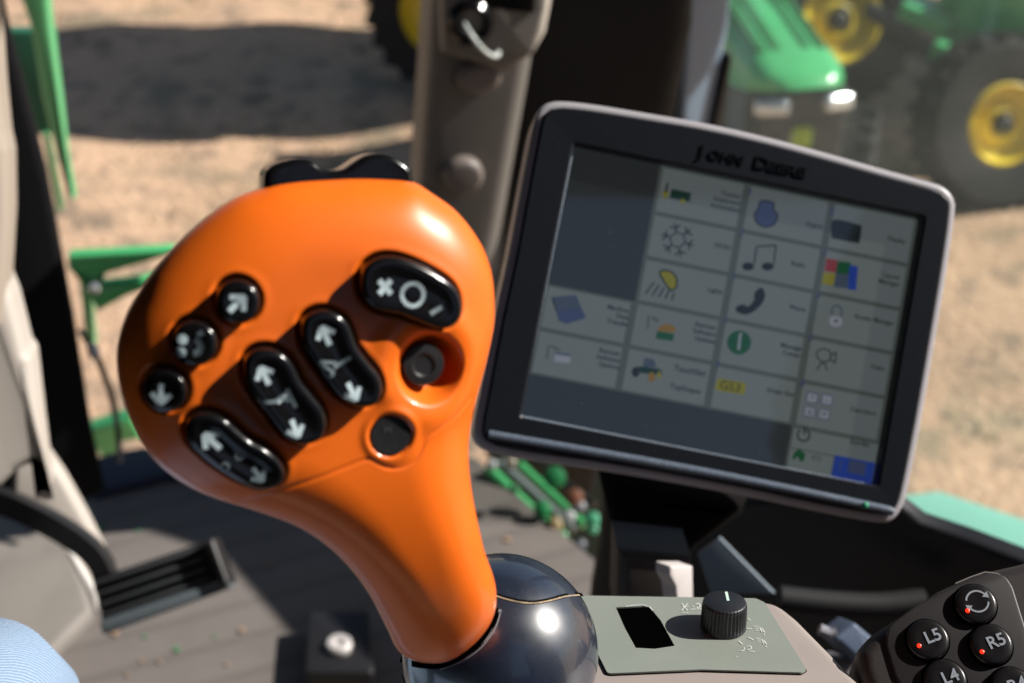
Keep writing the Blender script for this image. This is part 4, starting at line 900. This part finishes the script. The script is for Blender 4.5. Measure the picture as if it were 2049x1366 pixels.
    vs, _, fs, *_ = delaunay_2d_cdt([Vector(p) for p in pts], [(i, (i + 1) % n0) for i in range(n0)], [], 1, 1e-9)
    vs = np.array([[v[0], v[1]] for v in vs]); H = hfun(vs); md = segdist(vs, out); H[md < 1e-6] = 0
    mb = MB(); seamx = [(s[0], s[1]) for s in seam]
    mb.add([pl.w(a_, b_, h + B(b_)) for (a_, b_), h in zip(vs, H)], [list(f) for f in fs])
    # back shell, coarser
    g = .002; gx, gy = np.meshgrid(np.arange(lo[0], hi[0], g), np.arange(lo[1], hi[1], g)); q = np.stack([gx.ravel(), gy.ravel()], 1); q = q[inside(q, out)]; q = q[segdist(q, out) > .0032]
    pb = [tuple(v) for v in out] + [tuple(v) for r in rings[1:] for v, k in zip(r, segdist(r, out) > 0.6 * segdist(r, out).max()) if k] + [tuple(v) for v in q]
    vb2, _, fb, *_ = delaunay_2d_cdt([Vector(p) for p in pb], [(i, (i + 1) % n0) for i in range(n0)], [], 1, 1e-9)
    vb2 = np.array([[v[0], v[1]] for v in vb2]); Hb = hfun(vb2, False); Hb[segdist(vb2, out) < 1e-6] = 0
    mb.add([pl.w(a_, b_, -h + B(b_)) for (a_, b_), h in zip(vb2, Hb)], [list(f)[::-1] for f in fb])
    print('NECKEND', [ (pl.w(*uvb(870,1310), B(uvb(870,1310)[1]))-EYE)@FW, (pl.w(*uvb(620,360),0)-EYE)@FW])
    body = mb.build("handle", ORANGE, root, sharp=180)
    import bmesh
    bm = bmesh.new(); bm.from_mesh(body.data); bmesh.ops.remove_doubles(bm, verts=bm.verts, dist=1e-6); bmesh.ops.recalc_face_normals(bm, faces=bm.faces); bm.to_mesh(body.data); bm.free()
    for p in body.data.polygons: p.use_smooth = True
    # ---- buttons
    def button(key, prot, dish, name, label=None):
        b = btn[key]; b = inset(b, .0003); q0 = b.mean(0)[None]; base = hfun(q0, False)[0]
        hb = lambda q: hfun(q, False)
        edge = .0019
        # plane of the button follows the local surface: fit
        Q = b[::4]; hq = hb(Q); A = np.c_[Q - q0, np.ones(len(Q))]; co, *_ = np.linalg.lstsq(A, hq, rcond=None); co[0] *= .8; co[1] *= .8
        def top(q):
            q = np.atleast_2d(q); s = -sd(q, b); t = np.clip(s / edge, 0, 1)
            pl_h = (q - q0) @ co[:2] + co[2]
            return pl_h + prot - edge + edge * np.sqrt(np.maximum(0, 1 - (1 - t) ** 2)) - dish * sstep(edge * .9, .0062, s)
        rr = [b] + [inset(b, d) for d in (.00008, .0003, .00065, .0011, .0016, .0021)]
        pts = [tuple(v) for v in b]
        for r in rr[1:]: pts += [tuple(v) for v in r]
        lo_, hi_ = b.min(0), b.max(0); gg = .0006; ax, ay = np.meshgrid(np.arange(lo_[0], hi_[0], gg), np.arange(lo_[1], hi_[1], gg)); z = np.stack([ax.ravel(), ay.ravel()], 1); z = z[inside(z, b)]; z = z[segdist(z, b) > .0026]
        pts += [tuple(v) for v in z]; nb = len(b)
        v2, _, f2, *_ = delaunay_2d_cdt([Vector(p) for p in pts], [(i, (i + 1) % nb) for i in range(nb)], [], 1, 1e-9)
        v2 = np.array([[v[0], v[1]] for v in v2]); h2 = top(v2); on = segdist(v2, b) < 1e-6; h2[on] = ((v2[on] - q0) @ co[:2] + co[2]) + prot - edge
        m = MB(); m.mat(0); m.add([pl.w(a_, b_, h) for (a_, b_), h in zip(v2, h2)], [list(f) for f in f2])
        hq = (b - q0) @ co[:2] + co[2]
        m.loft([[pl.w(a_, b_, h - .005) for (a_, b_), h in zip(b, hq)], [pl.w(a_, b_, h + prot - edge) for (a_, b_), h in zip(b, hq)]], False, False)
        return m, top
    def arrow(m, top, px, py, ang, size, mi=1, wd=.3):
        c = np.array(pl.uv(px, py, H_TOP)); d = np.array([math.cos(ang), math.sin(ang)]); nn = np.array([-d[1], d[0]]); L_ = size * 1.02
        m.mat(mi)
        m.stroke(pl, [c - d * L_ * .55, c + d * L_ * .40], L_ * wd, .0001, top)
        for s in (-1, 1): m.stroke(pl, [c + d * L_ * .55, c + d * L_ * -.02 + nn * s * L_ * .5], L_ * wd * .95, .00012, top)
        m.patch(pl, [c + d * L_ * .66, c + d * L_ * .1 + nn * L_ * .33, c + d * L_ * .1 - nn * L_ * .33], .00014, top)
    def ln(m, top, pts, w_, mi=1): m.mat(mi); m.stroke(pl, [np.array(pl.uv(a_, b_, H_TOP)) for a_, b_ in pts], w_, .0001, top)
    mats = [GLOSS, LEGEND, LEGDIM]
    def done(m, lab):
        ob = m.build("button", mats, root, sharp=60)
        bm_ = bmesh.new(); bm_.from_mesh(ob.data); bmesh.ops.remove_doubles(bm_, verts=bm_.verts, dist=1e-6); bm_.to_mesh(ob.data); bm_.free()
        for p in ob.data.polygons: p.use_smooth = True
        ob["label"] = lab
    PR = .0062
    m, t = button('tr', PR, .0008, 'b')
    ln(m, t, [(759, 561), (783, 588)], .0016); ln(m, t, [(783, 561), (759, 588)], .0016)
    for k in range(18):
        a0 = k / 18 * 2 * math.pi; m.mat(1 if k % 1 == 0 else 2); c = np.array(pl.uv(827, 590, H_TOP)); m.stroke(pl, [c + .0032 * np.array([math.cos(a0 + s_), math.sin(a0 + s_)]) for s_ in (0, .12, .25)], .0012, .0001, t)
    ln(m, t, [(862, 628), (886, 615)], .0013, 2); done(m, "oblong button marked with a cross and a dotted ring")
    m, t = button('c', PR, .0009, 'b'); arrow(m, t, 652, 672, 1.95, .0050)
    ln(m, t, [(640, 724), (668, 745), (655, 758)], .0009, 2); ln(m, t, [(668, 735), (702, 714)], .0010, 2); ln(m, t, [(640, 722), (655, 760)], .0008, 2); ln(m, t, [(640, 722), (674, 726)], .0008, 2)
    arrow(m, t, 704, 782, -1.15, .0048, 1); done(m, "middle kidney shaped button with an arrow at each end")
    m, t = button('l', PR, .0009, 'b'); arrow(m, t, 530, 752, 2.0, .0048)
    ln(m, t, [(520, 804), (552, 803), (574, 786)], .0009, 2); ln(m, t, [(574, 778), (592, 815)], .0011, 2); ln(m, t, [(556, 806), (580, 784)], .0009, 1); ln(m, t, [(562, 798), (584, 802)], .0008, 2)
    arrow(m, t, 590, 856, -1.25, .0046, 1); done(m, "kidney shaped button left of the middle one")
    m, t = button('bl', PR, .0008, 'b'); arrow(m, t, 426, 886, 2.35, .0054)
    for (cx_, cy_) in ((480, 915), (452, 936)):
        ln(m, t, [(cx_ + 7 * math.cos(x_), cy_ + 7 * math.sin(x_)) for x_ in np.linspace(0, 6.28, 14)], .0006, 2)
    ln(m, t, [(466, 900), (494, 918)], .0006, 2); arrow(m, t, 517, 952, -1.0, .0042, 2); done(m, "kidney shaped button at the lower left edge of the head")
    m, t = button('r1', PR, .0006, 'b'); arrow(m, t, 474, 608, .75, .0052, 1, .3); done(m, "small round button with an arrow pointing up")
    m, t = button('r2', PR, .0006, 'b')
    for (a_, b_) in ((366, 680), (362, 706)):
        for k in range(3): an = k * math.pi / 3 + .3; ln(m, t, [(a_ - 10 * math.cos(an), b_ - 10 * math.sin(an)), (a_ + 10 * math.cos(an), b_ + 10 * math.sin(an))], .0013, 1)
    for k in range(9):
        an = -1.2 + k * .33; ln(m, t, [(388 + 8 * math.cos(an), 694 + 8 * math.sin(an)), (388 + 20 * math.cos(an), 694 + 20 * math.sin(an))], .00035, 2)
    ln(m, t, [(398, 664), (404, 672)], .0018, 2); done(m, "small round button with star shaped marks")
    m, t = button('r3', PR, .0006, 'b'); arrow(m, t, 323, 792, -1.65, .0050, 1, .3); done(m, "small round button with an arrow pointing down")
    # flush round button
    def local(c):
        e = .004; g_ = [(hfun(np.array([c + dv]), False)[0] - hfun(np.array([c - dv]), False)[0]) / (2 * e) for dv in (np.array([e, 0]), np.array([0, e]))]
        return unit(pl.n - pl.x * g_[0] - pl.y * g_[1])
    hb = hfun(f1[None], False)[0]; fp_ = Plane(pl.w(*f1, hb), pl.x, local(f1))
    b = MB().mat(0); b.lathe(fp_.o, fp_.n, [(f1r, -.004), (f1r, .0), (f1r * .95, .0004), (f1r * .5, .0003), (f1r * .05, .0003)], 40)
    b.mat(1); b.text(fp_, "M", 776, 861, .003, .0006, 0, 'CENTER'); b.build("flush_button", [SATIN, mat("faint_print", (.06, .06, .07), .5)], root)
    # socket in the bowl
    hs = hfun(sk[None], False)[0]; s2 = sk + np.array([-.0015, .0007]); r_ = .0065
    b = MB(); b.lathe(pl.w(*s2, hs) - local(s2) * hs, local(s2), [(r_, hs - .010), (r_, hs - .0030), (r_ * .92, hs - .0020), (r_ * .55, hs - .0018), (r_ * .45, hs - .0024), (r_ * .1, hs - .0025)], 40); b.build("recessed_button", SATIN, root)
    # thumb rocker on top
    tp = pl.uvs([(526, 392), (527, 352), (534, 338), (548, 328), (572, 320), (598, 316), (622, 320), (640, 332), (660, 340), (684, 338), (706, 324), (728, 311), (755, 306), (782, 311), (804, 324), (818, 337), (822, 350), (820, 420), (700, 440), (526, 440)])
    MB().slab(pl, smooth(tp, .0009, True, 6), -.016, .0035, .0022, 6, .002).build("thumb_rocker", GLOSS, root)
    # ---- ball the neck stands in
    bc = P(1001, 1304, .503); br = 197 / F * .503 * .995
    sb = MB(); prof = [(br * math.sin(t), -br * math.cos(t)) for t in np.linspace(.02, math.pi - .02, 80)]
    sb.lathe(bc, (0, 0, 1), prof, 128); ball = sb.build("ball", BALLM, root, sharp=180)
    def onball(px, py, e=0.0):
        r = unit(ray(px, py)); oc = EYE - bc; B = r @ oc; D = B * B - (oc @ oc - (br + e) ** 2)
        if D < 0: D = 0
        return EYE + r * (-B - math.sqrt(D))
    sl_ = [(960, 1172), (985, 1186), (1010, 1195), (1040, 1202), (1068, 1204), (1100, 1199), (1130, 1191), (1155, 1188), (1166, 1189)]
    def band(pts, w_, e, name, m_):
        c_ = smooth([onball(a_, b_, e) for a_, b_ in pts], .0012, False); L_, R_ = [], []
        for i, p in enumerate(c_):
            t_ = unit(c_[min(i + 1, len(c_) - 1)] - c_[max(i - 1, 0)]); nn = unit(p - bc); s_ = np.cross(nn, t_) * w_; L_.append(p + s_); R_.append(p - s_)
        k = len(c_); MB().add(L_ + R_, [[i, i + k, i + k + 1, i + 1] for i in range(k - 1)]).build(name, m_, ball)
    band(sl_, .0008, .00012, "seam_gap", HOLE); band([(a_, b_ + 1.5) for a_, b_ in sl_], .00028, .0002, "seam_dust", TAN)
    band([(812, 1366), (802, 1345), (803, 1318), (830, 1328), (880, 1330), (925, 1312), (960, 1286), (985, 1250), (996, 1215)], .0011, .0003, "neck_gap", HOLE)
    band([(880, 1338), (928, 1318), (965, 1290), (990, 1254), (1001, 1218)], .0005, .0003, "neck_lip", mat("pale_lip", (.25, .27, .3), .3))
lever()
